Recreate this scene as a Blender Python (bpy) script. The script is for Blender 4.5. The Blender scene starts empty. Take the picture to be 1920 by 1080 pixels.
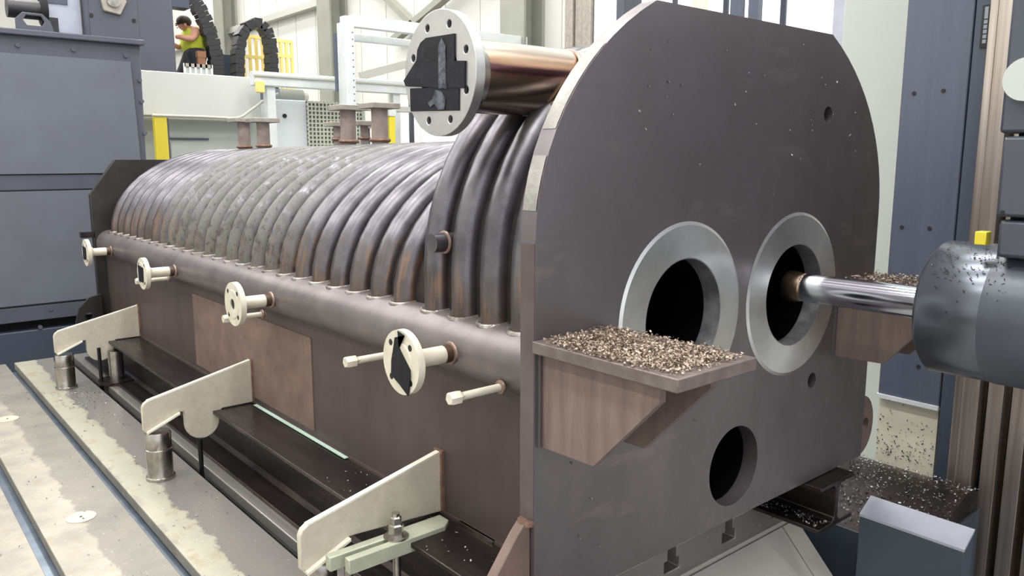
import bpy, bmesh, math, random
from mathutils import Vector, Matrix
random.seed(7)
PI = math.pi
S = bpy.context.scene
COL = S.collection

# ------------------------------------------------------------------ camera
F_PX = 1486.755
CAM = Vector((0, 0, 1.6))
XA = Vector((0.76541, -0.10408, 0.63517)); YA = Vector((-0.64354, -0.12313, 0.75544))
_U = (-310 - 960, 297 - 540); _V = (2747 - 960, 297 - 540)
_x = Vector((_V[0], _V[1], F_PX)).normalized(); _y = Vector((_U[0], _U[1], F_PX)).normalized()
_z = -Vector((0, F_PX * F_PX / 243.0, F_PX)).normalized()
def ray(px, py):
    d = Vector((px - 960, py - 540, F_PX))
    return Vector((_x.dot(d), _y.dot(d), _z.dot(d)))
def at(px, py, ax, val):
    d = ray(px, py); t = (val - CAM[ax]) / d[ax]
    return CAM + d * t
cd = bpy.data.cameras.new('camera'); cam = bpy.data.objects.new('camera', cd); COL.objects.link(cam)
cd.sensor_width = 36.0; cd.lens = 36.0 * F_PX / 1920.0; cd.clip_end = 200
r_ = Vector((_x[0], _y[0], _z[0])); dn = Vector((_x[1], _y[1], _z[1])); fw = Vector((_x[2], _y[2], _z[2]))
M = Matrix((( r_.x, -dn.x, -fw.x, CAM.x), (r_.y, -dn.y, -fw.y, CAM.y), (r_.z, -dn.z, -fw.z, CAM.z), (0, 0, 0, 1)))
cam.matrix_world = M
S.camera = cam

# ------------------------------------------------------------------ materials
def srgb(c):
    return tuple(((v / 255) / 12.92 if v / 255 <= 0.04045 else ((v / 255 + 0.055) / 1.055) ** 2.4) for v in c) + (1,)
MATS = {}
def nodes(m): return m.node_tree.nodes, m.node_tree.links, m.node_tree.nodes['Principled BSDF']
def mat(name, c1, rough=0.5, metal=0.0, c2=None, scale=6.0, amount=0.5, stretch=(1, 1, 1), bump=0.0, bscale=60.0, rvar=0.0, emit=0.0, coat=0.0, spec=0.5):
    m = bpy.data.materials.new(name); m.use_nodes = True
    nt = m.node_tree; N = nt.nodes; L = nt.links
    b = N['Principled BSDF']
    b.inputs['Base Color'].default_value = srgb(c1)
    b.inputs['Roughness'].default_value = rough; b.inputs['Metallic'].default_value = metal
    b.inputs['Coat Weight'].default_value = coat; b.inputs['Coat Roughness'].default_value = 0.15
    b.inputs['Specular IOR Level'].default_value = spec
    geo = N.new('ShaderNodeNewGeometry')
    mp = N.new('ShaderNodeMapping'); mp.inputs['Scale'].default_value = stretch
    L.new(geo.outputs['Position'], mp.inputs['Vector'])
    if c2 is not None or rvar:
        nz = N.new('ShaderNodeTexNoise'); nz.inputs['Scale'].default_value = scale
        nz.inputs['Detail'].default_value = 6; nz.inputs['Roughness'].default_value = 0.6
        L.new(mp.outputs['Vector'], nz.inputs['Vector'])
        rp = N.new('ShaderNodeValToRGB')
        rp.color_ramp.elements[0].position = max(0, 0.5 - 0.22 / max(amount, .05) * 0.5); rp.color_ramp.elements[1].position = min(1, 0.5 + 0.22 / max(amount, .05) * .5)
        rp.color_ramp.elements[0].color = (0, 0, 0, 1); rp.color_ramp.elements[1].color = (1, 1, 1, 1)
        L.new(nz.outputs['Fac'], rp.inputs['Fac'])
        if c2 is not None:
            mx = N.new('ShaderNodeMix'); mx.data_type = 'RGBA'
            mx.inputs['A'].default_value = srgb(c1); mx.inputs['B'].default_value = srgb(c2)
            L.new(rp.outputs['Color'], mx.inputs['Factor']); L.new(mx.outputs['Result'], b.inputs['Base Color'])
        if rvar:
            ma = N.new('ShaderNodeMath'); ma.operation = 'MULTIPLY_ADD'
            ma.inputs[1].default_value = rvar; ma.inputs[2].default_value = rough - rvar / 2
            L.new(rp.outputs['Color'], ma.inputs[0]); L.new(ma.outputs[0], b.inputs['Roughness'])
    if bump:
        n2 = N.new('ShaderNodeTexNoise'); n2.inputs['Scale'].default_value = bscale; n2.inputs['Detail'].default_value = 4
        L.new(mp.outputs['Vector'], n2.inputs['Vector'])
        bp = N.new('ShaderNodeBump'); bp.inputs['Strength'].default_value = bump; bp.inputs['Distance'].default_value = 0.01
        L.new(n2.outputs['Fac'], bp.inputs['Height']); L.new(bp.outputs['Normal'], b.inputs['Normal'])
    if emit:
        b.inputs['Emission Color'].default_value = srgb(c1); b.inputs['Emission Strength'].default_value = emit
    MATS[name] = m
    return m

mat('plate_steel', (134, 127, 130), 0.40, 0.78, (112, 107, 109), 2.2, 0.7, (1, 1, .6), 0.06, 30, 0.12)
mat('plate_edge', (106, 97, 97), 0.5, 0.4, (92, 83, 83), 5, 0.9)
mat('plate_edge_scale', (168, 166, 160), 0.55, 0.3, (140, 138, 134), 9, 0.8, bump=.2, bscale=60)
mat('far_plate', (50, 48, 48), 0.6, 0.3, (36, 34, 34), 5, 0.8)
mat('wall_steel', (92, 80, 79), 0.5, 0.4, (76, 66, 64), 2.5, 0.6, (1, 1, .35), 0.05, 20, 0.15)
mat('header_steel', (108, 101, 103), 0.42, 0.6, (132, 124, 124), 5, 0.7, bump=.05, bscale=40)
mat('fin_steel', (52, 46, 44), 0.6, 0.4, (34, 30, 30), 12, 0.8)
mat('weld', (186, 182, 178), 0.35, 0.8, (120, 106, 98), 30, 0.7, bump=.4, bscale=90)
mat('weld_rust', (142, 112, 96), 0.5, 0.4, (104, 82, 72), 30, 0.7, bump=.3, bscale=90)
mat('machined', (214, 214, 212), 0.33, .92, (196, 196, 196), 8, 0.6)
_N, _L, _b = nodes(MATS['machined']); _t = _N.new('ShaderNodeTangent'); _t.direction_type = 'RADIAL'; _t.axis = 'Y'; _L.new(_t.outputs[0], _b.inputs['Tangent']); _b.inputs['Anisotropic'].default_value = .85
mat('bore_wall', (150, 150, 152), 0.45, 0.5, (110, 110, 114), 14, .8)
mat('bore_dark', (16, 17, 20), 0.35, 0.6, (10, 10, 12), 9, 0.6)
mat('stainless', (206, 202, 196), 0.24, 1.0, (188, 184, 180), 5, .6)
mat('flange_steel', (204, 204, 202), 0.34, 0.9, (188, 188, 190), 10, 0.6)
mat('hole_dark', (40, 40, 42), 0.6, 0.3)
mat('tape', (10, 10, 18), 0.5, 0.0, (20, 20, 30), 14, 0.5, bump=.3, bscale=25, spec=.3)
mat('tape_fold', (92, 94, 106), 0.42, 0.0, (34, 35, 46), 30, .8, bump=.4, bscale=60)
mat('nozzle_paint', (212, 206, 190), 0.5, 0.05, (194, 186, 168), 14, 0.6)
mat('heat_tint', (96, 72, 58), 0.45, 0.5, (62, 48, 42), 30, .7)
mat('bracket_paint', (190, 183, 168), 0.62, 0.0, (176, 168, 153), 30, 0.5, bump=.08, bscale=80)
mat('bracket_edge', (226, 220, 204), 0.6, 0.0, (206, 198, 182), 20, .6)
mat('clamp_green', (176, 180, 160), 0.45, 0.1, (156, 160, 142), 12, .6)
mat('bright_steel', (190, 186, 180), 0.25, 1.0, (150, 146, 142), 18, .7)
mat('black_rod', (30, 30, 32), 0.4, 0.6)
mat('beam_steel', (74, 66, 64), 0.3, 0.75, (42, 38, 38), 4, 0.7, (2, .4, 2), .05, 30, .15)
mat('mint_paint', (178, 200, 186), 0.5, 0.0)
mat('lug_rust', (122, 102, 94), 0.6, 0.2, (102, 85, 79), 8, .7)
mat('ledge_rust', (126, 109, 103), 0.6, 0.2, (106, 91, 87), 5, 0.6, (5, 5, .6))
mat('ledge_top', (100, 89, 86), 0.5, 0.35, (122, 112, 108), 18, .7)
mat('swarf', (190, 172, 154), 0.45, 0.45, (104, 88, 78), 120, 0.95)
mat('swarf_silver', (172, 172, 172), 0.42, 0.6, (70, 68, 68), 90, 0.9)
mat('cabinet_gray', (98, 102, 112), 0.42, 0.0, (92, 95, 105), 2.0, 0.6)
mat('cabinet_frame', (80, 82, 94), 0.42, 0.0, (74, 76, 88), 3.0, 0.6)
mat('navy', (62, 70, 84), 0.4, 0.0)
mat('shadow_gap', (16, 16, 20), 0.8)
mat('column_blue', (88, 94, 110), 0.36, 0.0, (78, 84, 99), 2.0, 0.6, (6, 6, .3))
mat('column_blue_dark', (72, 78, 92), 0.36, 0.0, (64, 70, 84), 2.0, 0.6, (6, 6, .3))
mat('way_steel', (214, 204, 198), 0.34, .85, (160, 146, 136), 3.0, 0.6, (9, 9, .25))
mat('way_dark', (92, 82, 72), 0.3, 0.9, (60, 54, 48), 3.0, 0.6, (9, 9, .3))
mat('head_blue', (84, 88, 98), 0.33, 0.2, (72, 76, 86), 3.0, 0.5)
mat('head_nose', (112, 117, 126), 0.27, 0.75, (100, 104, 112), 6.0, 0.5)
mat('bar_chrome', (214, 216, 222), 0.14, 1.0, (190, 194, 204), 10, .5, (1, .1, 1))
mat('cutter', (190, 168, 148), 0.25, 1.0, (150, 126, 108), 14, .6)
mat('yellow', (222, 204, 60), 0.45, 0.0)
mat('yellow_pale', (240, 216, 130), 0.5, 0.0)
mat('label_black', (22, 26, 30), 0.4)
mat('label_pale', (138, 140, 150), 0.4)
mat('white_panel', (208, 210, 205), 0.5, 0.0, (203, 205, 200), 2.0, .5)
mat('white_cover', (192, 197, 192), 0.45, 0.0, (186, 191, 186), 1.0, .5)
mat('white_frame', (224, 228, 228), 0.4, 0.1, (210, 216, 218), 6, .6)
mat('cream', (236, 231, 212), 0.5, 0.0, (224, 218, 198), 6, .6)
mat('wall_white', (208, 209, 204), 0.7)
mat('wall_steel_column', (150, 152, 142), 0.5, 0.1, (138, 140, 130), 2, .5)
mat('girt', (186, 186, 178), 0.5, 0.1)
mat('ceil', (214, 214, 210), 0.8)
mat('floor', (150, 148, 142), 0.55, 0.0, (122, 120, 116), 1.5, .6)
mat('chain_black', (30, 30, 33), 0.42, 0.0, (44, 44, 48), 20, .6)
mat('pipe_rust', (156, 143, 138), 0.55, 0.3, (132, 116, 110), 12, .7)
mat('stub_cap', (172, 166, 158), 0.5, 0.3, (150, 142, 134), 20, .6)
mat('cooler_body', (212, 217, 220), 0.45)
mat('skin', (206, 152, 128), 0.55); mat('hair', (52, 36, 28), 0.6); mat('vest', (196, 206, 60), 0.7)
mat('trousers', (32, 34, 42), 0.8); mat('shirt', (222, 180, 140), 0.7); mat('cardboard', (132, 92, 70), 0.8)
mat('sheet_guard', (186, 182, 176), 0.45, 0.15, (172, 168, 162), 3, .5)
mat('table_cap', (184, 180, 162), 0.5, 0.1, (174, 169, 150), 20, .5)
mat('slot_face', (70, 74, 80), 0.35, 0.7, (40, 42, 46), 8, .6)
mat('slot_edge', (150, 162, 176), 0.3, 0.7, (120, 132, 148), 8, .6)
mat('day_pane', (240, 242, 240), 0.4, emit=.7)
mat('slab_dark', (74, 72, 70), 0.5, 0.2, (62, 60, 58), 4, .6)
mat('machine_box', (70, 78, 90), 0.4)
mat('lavender_top', (190, 192, 206), 0.3, 0.3, (176, 178, 194), 8, .6)
mat('copper_end', (158, 136, 122), 0.4, 0.6, (118, 98, 88), 20, .7)
mat('mesh_gray', (196, 198, 186), 0.5); mat('mesh_dark', (112, 116, 108), 0.6)

N, L, b = nodes(MATS['plate_steel'])
geo = [n for n in N if n.type == 'NEW_GEOMETRY'][0]
def noise(scale, detail=6, rough=.65, st=None):
    n = N.new('ShaderNodeTexNoise'); n.inputs['Scale'].default_value = scale; n.inputs['Detail'].default_value = detail; n.inputs['Roughness'].default_value = rough
    mp = N.new('ShaderNodeMapping'); mp.inputs['Scale'].default_value = st or (1, 1, 1); L.new(geo.outputs['Position'], mp.inputs['Vector']); L.new(mp.outputs['Vector'], n.inputs['Vector'])
    return n.outputs['Fac']
_old = b.inputs['Base Color'].links[0].from_socket
_rm = N.new('ShaderNodeMapRange'); _rm.inputs['From Min'].default_value = .60; _rm.inputs['From Max'].default_value = .74; _rm.inputs['To Max'].default_value = .45
L.new(noise(2.6, 5, .6, (1, 1, 3.2)), _rm.inputs['Value'])
_mx = N.new('ShaderNodeMix'); _mx.data_type = 'RGBA'; L.new(_rm.outputs[0], _mx.inputs['Factor']); L.new(_old, _mx.inputs['A']); _mx.inputs['B'].default_value = srgb((160, 148, 146)); L.new(_mx.outputs['Result'], b.inputs['Base Color'])

# tube steel: dark mill-scale, grey-green oxide patch over one stretch, brown rust and painted orange highlights near the header
m = mat('tube_steel', (104, 101, 106), 0.30, 0.8)
N, L, b = nodes(m)
geo = [n for n in N if n.type == 'NEW_GEOMETRY'][0]
sep = N.new('ShaderNodeSeparateXYZ'); L.new(geo.outputs['Position'], sep.inputs[0])
def noise(scale, detail=6, rough=.65, st=None):
    n = N.new('ShaderNodeTexNoise'); n.inputs['Scale'].default_value = scale; n.inputs['Detail'].default_value = detail; n.inputs['Roughness'].default_value = rough
    if st:
        mp = N.new('ShaderNodeMapping'); mp.inputs['Scale'].default_value = st; L.new(geo.outputs['Position'], mp.inputs['Vector']); L.new(mp.outputs['Vector'], n.inputs['Vector'])
    else: L.new(geo.outputs['Position'], n.inputs['Vector'])
    return n.outputs['Fac']
def mrange(src, a, b_, c=0., d=1., clamp=True):
    n = N.new('ShaderNodeMapRange'); n.clamp = clamp
    n.inputs['From Min'].default_value = a; n.inputs['From Max'].default_value = b_; n.inputs['To Min'].default_value = c; n.inputs['To Max'].default_value = d
    L.new(src, n.inputs['Value']); return n.outputs['Result']
def mth(op, a, b_):
    n = N.new('ShaderNodeMath'); n.operation = op
    for i, v in enumerate((a, b_)):
        if isinstance(v, (int, float)): n.inputs[i].default_value = v
        else: L.new(v, n.inputs[i])
    return n.outputs[0]
def mixc(f, a, b_):
    n = N.new('ShaderNodeMix'); n.data_type = 'RGBA'
    L.new(f, n.inputs['Factor'])
    for k, v in (('A', a), ('B', b_)):
        if isinstance(v, tuple): n.inputs[k].default_value = srgb(v)
        else: L.new(v, n.inputs[k])
    return n.outputs['Result']
base = mixc(mrange(noise(7), .4, .62), (114, 112, 117), (90, 88, 93))
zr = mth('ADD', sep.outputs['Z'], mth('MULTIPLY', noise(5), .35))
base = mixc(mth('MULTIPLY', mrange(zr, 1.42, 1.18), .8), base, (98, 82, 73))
glow = mth('MULTIPLY', mth('MULTIPLY', mrange(zr, 1.19, 1.26), mrange(zr, 1.46, 1.36)), mrange(noise(6, 4, .6, (2, 9, .7)), .50, .62))  # warm orange highlights painted into the colour of the lower tubes
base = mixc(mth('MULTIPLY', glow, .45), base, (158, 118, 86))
yb = mth('MULTIPLY', mrange(sep.outputs['Y'], 3.35, 3.9), mrange(sep.outputs['Y'], 5.75, 5.35))
patch = mth('MULTIPLY', yb, mrange(noise(26, 4, .7, (1, .6, .6)), .40, .52))
base = mixc(mth('MULTIPLY', patch, .7), base, (106, 107, 101))
speck = mth('MULTIPLY', yb, mth('MULTIPLY', mrange(noise(55, 2, .5), .60, .68), .6))
base = mixc(speck, base, (56, 54, 50))
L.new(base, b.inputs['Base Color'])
L.new(mrange(mth('ADD', patch, mth('MULTIPLY', noise(9), .3)), 0, 1, .30, .62), b.inputs['Roughness'])
L.new(mrange(patch, 0, 1, .8, .3), b.inputs['Metallic'])

# machine table: ground iron with pale dried-coolant film along the slots and dark wet areas
m = mat('table_iron', (150, 148, 140), 0.35, 0.35)
N, L, b = nodes(m)
geo = [n for n in N if n.type == 'NEW_GEOMETRY'][0]
sep = N.new('ShaderNodeSeparateXYZ'); L.new(geo.outputs['Position'], sep.inputs[0])
base = mixc(mrange(noise(3.5), .38, .62), (142, 137, 128), (166, 159, 146))
edge = mth('ADD', sep.outputs['X'], mth('MULTIPLY', mth('SUBTRACT', noise(5, 5, .7), .5), .16))
wet = mth('MULTIPLY', mrange(edge, 1.045, 1.06), 1)
base = mixc(wet, base, (136, 133, 129))
band = mth('MULTIPLY', mrange(edge, .675, .69), mrange(sep.outputs['X'], .89, .87))
base = mixc(mth('MULTIPLY', band, .55), base, (104, 102, 99))
film = mth('MULTIPLY', mrange(edge, .92, .94), mrange(edge, 1.06, 1.045))
base = mixc(mth('MULTIPLY', film, .7), base, (168, 166, 149))
oil = mth('MULTIPLY', film, mrange(noise(6), .56, .68))
base = mixc(mth('MULTIPLY', oil, .6), base, (146, 130, 90))
base = mixc(mth('MULTIPLY', mrange(noise(11, 3), .60, .70), .5), base, (152, 134, 106))
spk = mrange(noise(70, 2), .68, .72)
base = mixc(mth('MULTIPLY', spk, .6), base, (226, 224, 214))
L.new(base, b.inputs['Base Color'])
L.new(mrange(wet, 0, 1, .5, .24), b.inputs['Roughness'])

# stainless branch pipe: straw to purple heat tint along a seam
m = mat('stainless_tint', (206, 196, 186), 0.22, 1.0)
N, L, b = nodes(m)
geo = [n for n in N if n.type == 'NEW_GEOMETRY'][0]
sep = N.new('ShaderNodeSeparateXYZ'); L.new(geo.outputs['Position'], sep.inputs[0])
zz = mth('ADD', sep.outputs['Z'], mth('MULTIPLY', noise(9, 4, .6, (.4, 1, 3)), .03))
cr = N.new('ShaderNodeValToRGB'); L.new(mrange(zz, 1.745, 2.0), cr.inputs['Fac'])
cr.color_ramp.elements[0].position = 0; cr.color_ramp.elements[0].color = srgb((176, 164, 154))
cr.color_ramp.elements[1].position = 1; cr.color_ramp.elements[1].color = srgb((226, 222, 216))
for p, c in ((.44, (178, 160, 142)), (.53, (140, 108, 98)), (.56, (92, 62, 64)), (.62, (104, 76, 80)), (.66, (180, 142, 120)), (.74, (212, 186, 160)), (.84, (224, 214, 204))):
    e = cr.color_ramp.elements.new(p); e.color = srgb(c)
L.new(cr.outputs['Color'], b.inputs['Base Color'])

# ------------------------------------------------------------------ mesh builder
class MB:
    def __init__(self): self.bm = bmesh.new()
    def box(self, x0, y0, z0, x1, y1, z1):
        v = [self.bm.verts.new((x, y, z)) for x in (x0, x1) for y in (y0, y1) for z in (z0, z1)]
        for f in ((0, 1, 3, 2), (4, 6, 7, 5), (0, 4, 5, 1), (2, 3, 7, 6), (0, 2, 6, 4), (1, 5, 7, 3)): self.bm.faces.new([v[i] for i in f])
        return self
    def hexa(self, pts):     # 8 points, two rings of 4
        v = [self.bm.verts.new(p) for p in pts]
        for f in ((0, 1, 2, 3), (7, 6, 5, 4), (0, 4, 5, 1), (1, 5, 6, 2), (2, 6, 7, 3), (3, 7, 4, 0)): self.bm.faces.new([v[i] for i in f])
        return self
    def prism(self, pts, axis, a, b_, holes=()):
        def P(u, w, s):
            return {'x': (s, u, w), 'y': (u, s, w), 'z': (u, w, s)}[axis]
        tmp = bmesh.new(); edges = []
        for loop in [pts] + list(holes):
            vs = [tmp.verts.new((p[0], p[1], 0)) for p in loop]
            edges += [tmp.edges.new((vs[i], vs[(i + 1) % len(vs)])) for i in range(len(vs))]
        bmesh.ops.triangle_fill(tmp, use_beauty=True, use_dissolve=False, edges=edges)
        tmp.verts.index_update()
        A = [self.bm.verts.new(P(v.co.x, v.co.y, a)) for v in tmp.verts]
        B = [self.bm.verts.new(P(v.co.x, v.co.y, b_)) for v in tmp.verts]
        for f in tmp.faces:
            i = [v.index for v in f.verts]
            self.bm.faces.new([A[k] for k in i]); self.bm.faces.new([B[k] for k in reversed(i)])
        k = 0
        for loop in [pts] + list(holes):
            n = len(loop)
            for i in range(n):
                j = (i + 1) % n
                try: self.bm.faces.new((A[k + i], A[k + j], B[k + j], B[k + i]))
                except ValueError: pass
            k += n
        tmp.free(); return self
    def lathe(self, p0, d, prof, seg=32, cap=True):
        d = Vector(d).normalized(); p0 = Vector(p0)
        u = d.orthogonal().normalized(); w = d.cross(u)
        rings = []
        for s, r in prof:
            rings.append([self.bm.verts.new(p0 + d * s + (u * math.cos(2 * PI * k / seg) + w * math.sin(2 * PI * k / seg)) * r) for k in range(seg)])
        for a, b_ in zip(rings, rings[1:]):
            for k in range(seg): self.bm.faces.new((a[k], a[(k + 1) % seg], b_[(k + 1) % seg], b_[k]))
        if cap:
            self.bm.faces.new(rings[0][::-1]); self.bm.faces.new(rings[-1])
        return self
    def cyl(self, p0, p1, r, r1=None, seg=24, cap=True):
        p0 = Vector(p0); p1 = Vector(p1)
        return self.lathe(p0, p1 - p0, [(0, r), ((p1 - p0).length, r if r1 is None else r1)], seg, cap)
    def ring(self, p0, d, r0, r1, t, seg=48):    # annulus r0<r1 from p0 along d by t
        return self.lathe(p0, d, [(0, r0), (0, r1), (t, r1), (t, r0), (0, r0)], seg, False)
    def torus(self, c, d, R, r, seg=24, ms=8):
        return self.lathe(c, d, [(r * math.sin(2 * PI * k / ms), R + r * math.cos(2 * PI * k / ms)) for k in range(ms + 1)], seg, False)
    def sweep(self, path, r, seg=12, cap=True, rad=None):
        path = [Vector(p) for p in path]; n = len(path); rings = []
        t0 = (path[1] - path[0]).normalized(); u = t0.orthogonal().normalized()
        for i, p in enumerate(path):
            t = (path[min(i + 1, n - 1)] - path[max(i - 1, 0)]).normalized()
            u = (u - t * u.dot(t)).normalized(); w = t.cross(u)
            rr = rad[i] if rad else r
            rings.append([self.bm.verts.new(p + (u * math.cos(2 * PI * k / seg) + w * math.sin(2 * PI * k / seg)) * rr) for k in range(seg)])
        for a, b_ in zip(rings, rings[1:]):
            for k in range(seg): self.bm.faces.new((a[k], a[(k + 1) % seg], b_[(k + 1) % seg], b_[k]))
        if cap: self.bm.faces.new(rings[0][::-1]); self.bm.faces.new(rings[-1])
        return self
    def strip(self, path, dvec):     # sheet swept between path and path + dvec
        a = [self.bm.verts.new(p) for p in path]; b_ = [self.bm.verts.new(Vector(p) + Vector(dvec)) for p in path]
        for i in range(len(path) - 1): self.bm.faces.new((a[i], a[i + 1], b_[i + 1], b_[i]))
        return self
    def ball(self, c, r, sc=(1, 1, 1), u=16, v=10):
        mt = Matrix.Translation(Vector(c)) @ Matrix.Diagonal((sc[0], sc[1], sc[2], 1))
        bmesh.ops.create_uvsphere(self.bm, u_segments=u, v_segments=v, radius=r, matrix=mt); return self
    def beam(self, p0, p1, w, h, up=(0, 0, 1)):   # rectangular bar
        p0 = Vector(p0); p1 = Vector(p1); t = (p1 - p0).normalized(); s = t.cross(Vector(up)).normalized() * (w / 2); q = s.cross(t).normalized() * (h / 2)
        return self.hexa([p0 - s - q, p0 + s - q, p0 + s + q, p0 - s + q, p1 - s - q, p1 + s - q, p1 + s + q, p1 - s + q])
    def build(self, name, material, parent=None, bevel=0, sharp=35, origin=None):
        me = bpy.data.meshes.new(name)
        bmesh.ops.remove_doubles(self.bm, verts=self.bm.verts, dist=1e-5)
        bmesh.ops.recalc_face_normals(self.bm, faces=self.bm.faces)
        o = bpy.data.objects.new(name, me); COL.objects.link(o)
        off = wloc(parent) if parent is not None else Vector(origin if origin is not None else self.base())
        bmesh.ops.translate(self.bm, verts=self.bm.verts, vec=-off)
        self.bm.to_mesh(me); self.bm.free()
        me.polygons.foreach_set('use_smooth', [True] * len(me.polygons))
        me.set_sharp_from_angle(angle=math.radians(sharp))
        me.materials.append(MATS[material])
        if parent is not None: o.parent = parent
        else: o.location = off
        if bevel:
            md = o.modifiers.new('bevel', 'BEVEL'); md.width = bevel; md.segments = 2; md.limit_method = 'ANGLE'; md.angle_limit = math.radians(40); md.harden_normals = False
        return o
    def base(self):
        xs = [v.co.x for v in self.bm.verts]; ys = [v.co.y for v in self.bm.verts]; zs = [v.co.z for v in self.bm.verts]
        return ((min(xs) + max(xs)) / 2, (min(ys) + max(ys)) / 2, min(zs))
def wloc(o):
    v = Vector((0, 0, 0))
    while o is not None: v += o.location; o = o.parent
    return v
def tag(o, label=None, cat=None, group=None, kind=None):
    if label: o['label'] = label
    if cat: o['category'] = cat
    if group: o['group'] = group
    if kind: o['kind'] = kind
    return o
def thing(name, loc, label, cat, group=None):
    o = bpy.data.objects.new(name, None); o.empty_display_size = .1; COL.objects.link(o); o.location = loc
    return tag(o, label, cat, group)
def circle(cx, cy, r, n=48): return [(cx + r * math.cos(2 * PI * k / n), cy + r * math.sin(2 * PI * k / n)) for k in range(n)]
def structure(o): o['kind'] = 'structure'; return o
def copy_part(o, parent, dloc):
    c = o.copy(); COL.objects.link(c); c.parent = parent; c.location = o.location + Vector(dloc)
    for ch in list(o.children):
        d = ch.copy(); COL.objects.link(d); d.parent = c
    return c

# ================================================================== SETTING
FZ = -0.75
structure(MB().box(-9, -6, FZ - .1, 9, 34, FZ).build('floor', 'floor'))
structure(MB().box(9, -6, FZ, 9.2, 34, 10).build('wall_right', 'wall_white'))
structure(MB().box(-9, 34, FZ, 9.2, 34.2, 10).build('wall_back', 'wall_white'))
structure(MB().box(-9.2, -6, FZ, -9, 34, 10).build('wall_left', 'wall_white'))
structure(MB().box(-9.2, -6, 10, 9.2, 34.2, 10.1).build('ceiling', 'ceil'))
for i, y in enumerate((10.15, 16.6, 22.85)):      # wall stanchions of the hall
    structure(MB().prism([(9, y - .3), (9, y + .3), (8.94, y + .3), (8.94, y + .03), (8.6, y + .03), (8.6, y + .3), (8.55, y + .3), (8.55, y - .3), (8.6, y - .3), (8.6, y - .03), (8.94, y - .03), (8.94, y - .3)], 'z', FZ, 9.9).build('trim_%d' % (i + 1), 'wall_steel_column', bevel=.005))
seam = MB()
for y in range(3, 33): seam.box(8.992, y * 1.05 - .006, FZ, 8.999, y * 1.05 + .006, 9.9)
structure(seam.build('trim_4', 'girt'))
g = MB(); g.box(8.8, 17, 5.05, 8.99, 32, 5.2); g.box(8.8, 11, 6.8, 8.99, 32, 6.95)
structure(g.build('trim_5', 'girt'))
# daylight window high on the right-hand wall
def window(n, y0, y1, z0, z1, ny):
    f = MB(); w = .07
    f.box(8.93, y0 - w, z0 - w, 9, y1 + w, z0); f.box(8.93, y0 - w, z1, 9, y1 + w, z1 + w)
    for k in range(ny + 1):
        y = y0 + (y1 - y0) * k / ny; f.box(8.93, y - w / 2, z0, 9, y + w / 2, z1)
    root = structure(f.build('window_%d' % n, 'column_blue_dark' if n == 1 else 'white_frame', origin=(9, (y0 + y1) / 2, z0)))
    MB().box(8.96, y0, z0, 8.98, y1, z1).build('pane', 'day_pane', root)
window(1, 4.7, 8.0, 2.95, 6.0, 4)
window(2, 12.2, 14.6, 1.2, 2.55, 2)
# diagonal wind braces
for i, (a, b_) in enumerate((((725, -5), (768, 38)), ((838, -8), (788, 34)))):
    p = at(*a, 0, 8.8); q = at(*b_, 0, 8.8); d = (p - q); p = q + d * 3.2
    q2 = q - d * 1.2
    structure(MB().beam(q2, p, .12, .16, (1, 0, 0)).build('trim_%d' % (6 + i), 'wall_steel_column'))

# ================================================================== MACHINE TABLE
tab = thing('t_slot_table', (1.2, 4.5, -.35), 'wide ground iron machine table with long T-slots carrying the boiler', 'machine table')
SL = [.488 + .403 * k for k in range(-4, 8)]
TY0, TY1, TX0, TX1 = 1.93, 7.22, -1.3, 3.52
prof = [(TX0, -.35), (TX1, -.35), (TX1, 0)]
for s in reversed(SL):
    prof += [(s + .029, 0), (s + .029, -.055), (s + .05, -.055), (s + .05, -.105), (s - .05, -.105), (s - .05, -.055), (s - .029, -.055), (s - .029, 0)]
prof += [(TX0, 0)]
MB().prism(prof, 'y', TY0, TY1).build('table_plate', 'table_iron', tab, bevel=.004)
for s in SL[2:8]:
    MB().box(s - .049, TY0 + .02, -.104, s + .049, TY1 - .02, -.072 if s < 1 else -.09).build('slot_floor', 'slot_edge' if s < 1 else 'slot_face', tab)
for (px, py) in ((152, 970), (14, 786), (270, 1240)):
    c = at(px, py, 2, 0)
    cap = MB().cyl((c.x, c.y, -.004), (c.x, c.y, .003), .062, seg=40).build('hole_cap', 'table_cap', tab)
    MB().cyl((c.x, c.y, .003), (c.x, c.y, .0045), .006, seg=12).build('cap_hole', 'hole_dark', cap)
MB().box(TX0, 1.915, -.19, TX1, 1.93, -.135).build('front_rim', 'sheet_guard', tab)

# ================================================================== BOILER MODULE
Y0 = 1.67; TH = .065
XC = 2.53
boil = thing('boiler_module', (XC, 4.3, .2), 'long dark steel boiler module of bent tubes between two thick end plates', 'boiler')
# near end plate
ol = [(1.495, .213), (1.495, 1.36)]
for k in range(1, 40):
    a = PI - k * PI / 40; x = XC + 1.035 * math.cos(a); z = 1.36 + .845 * math.sin(a)
    if z < 2.083: ol.append((x, z))
    else:
        if ol[-1][1] < 2.083: ol.append((XC - 1.035 * math.sqrt(1 - (.723 / .845) ** 2), 2.083))
        if k == 25 or (k < 39 and 1.36 + .845 * math.sin(PI - (k + 1) * PI / 40) < 2.083): ol.append((XC + 1.035 * math.sqrt(1 - (.723 / .845) ** 2), 2.083))
ol += [(3.565, 1.36), (3.565, .213)]
clean = []
for p in ol:
    if not clean or (abs(p[0] - clean[-1][0]) + abs(p[1] - clean[-1][1])) > 1e-4: clean.append(p)
ol = clean
H1 = (2.18, 1.06); H2 = (2.885, 1.06); H3 = (2.528, .43); HR = .207
plate = MB().prism(ol, 'y', Y0, Y0 + TH, [circle(*H1, HR), circle(*H2, HR), circle(*H3, .158), circle(3.069, 1.773, .033, 16), circle(3.071, .671, .033, 16)]).build('end_plate', 'plate_steel', boil, sharp=25)
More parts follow.
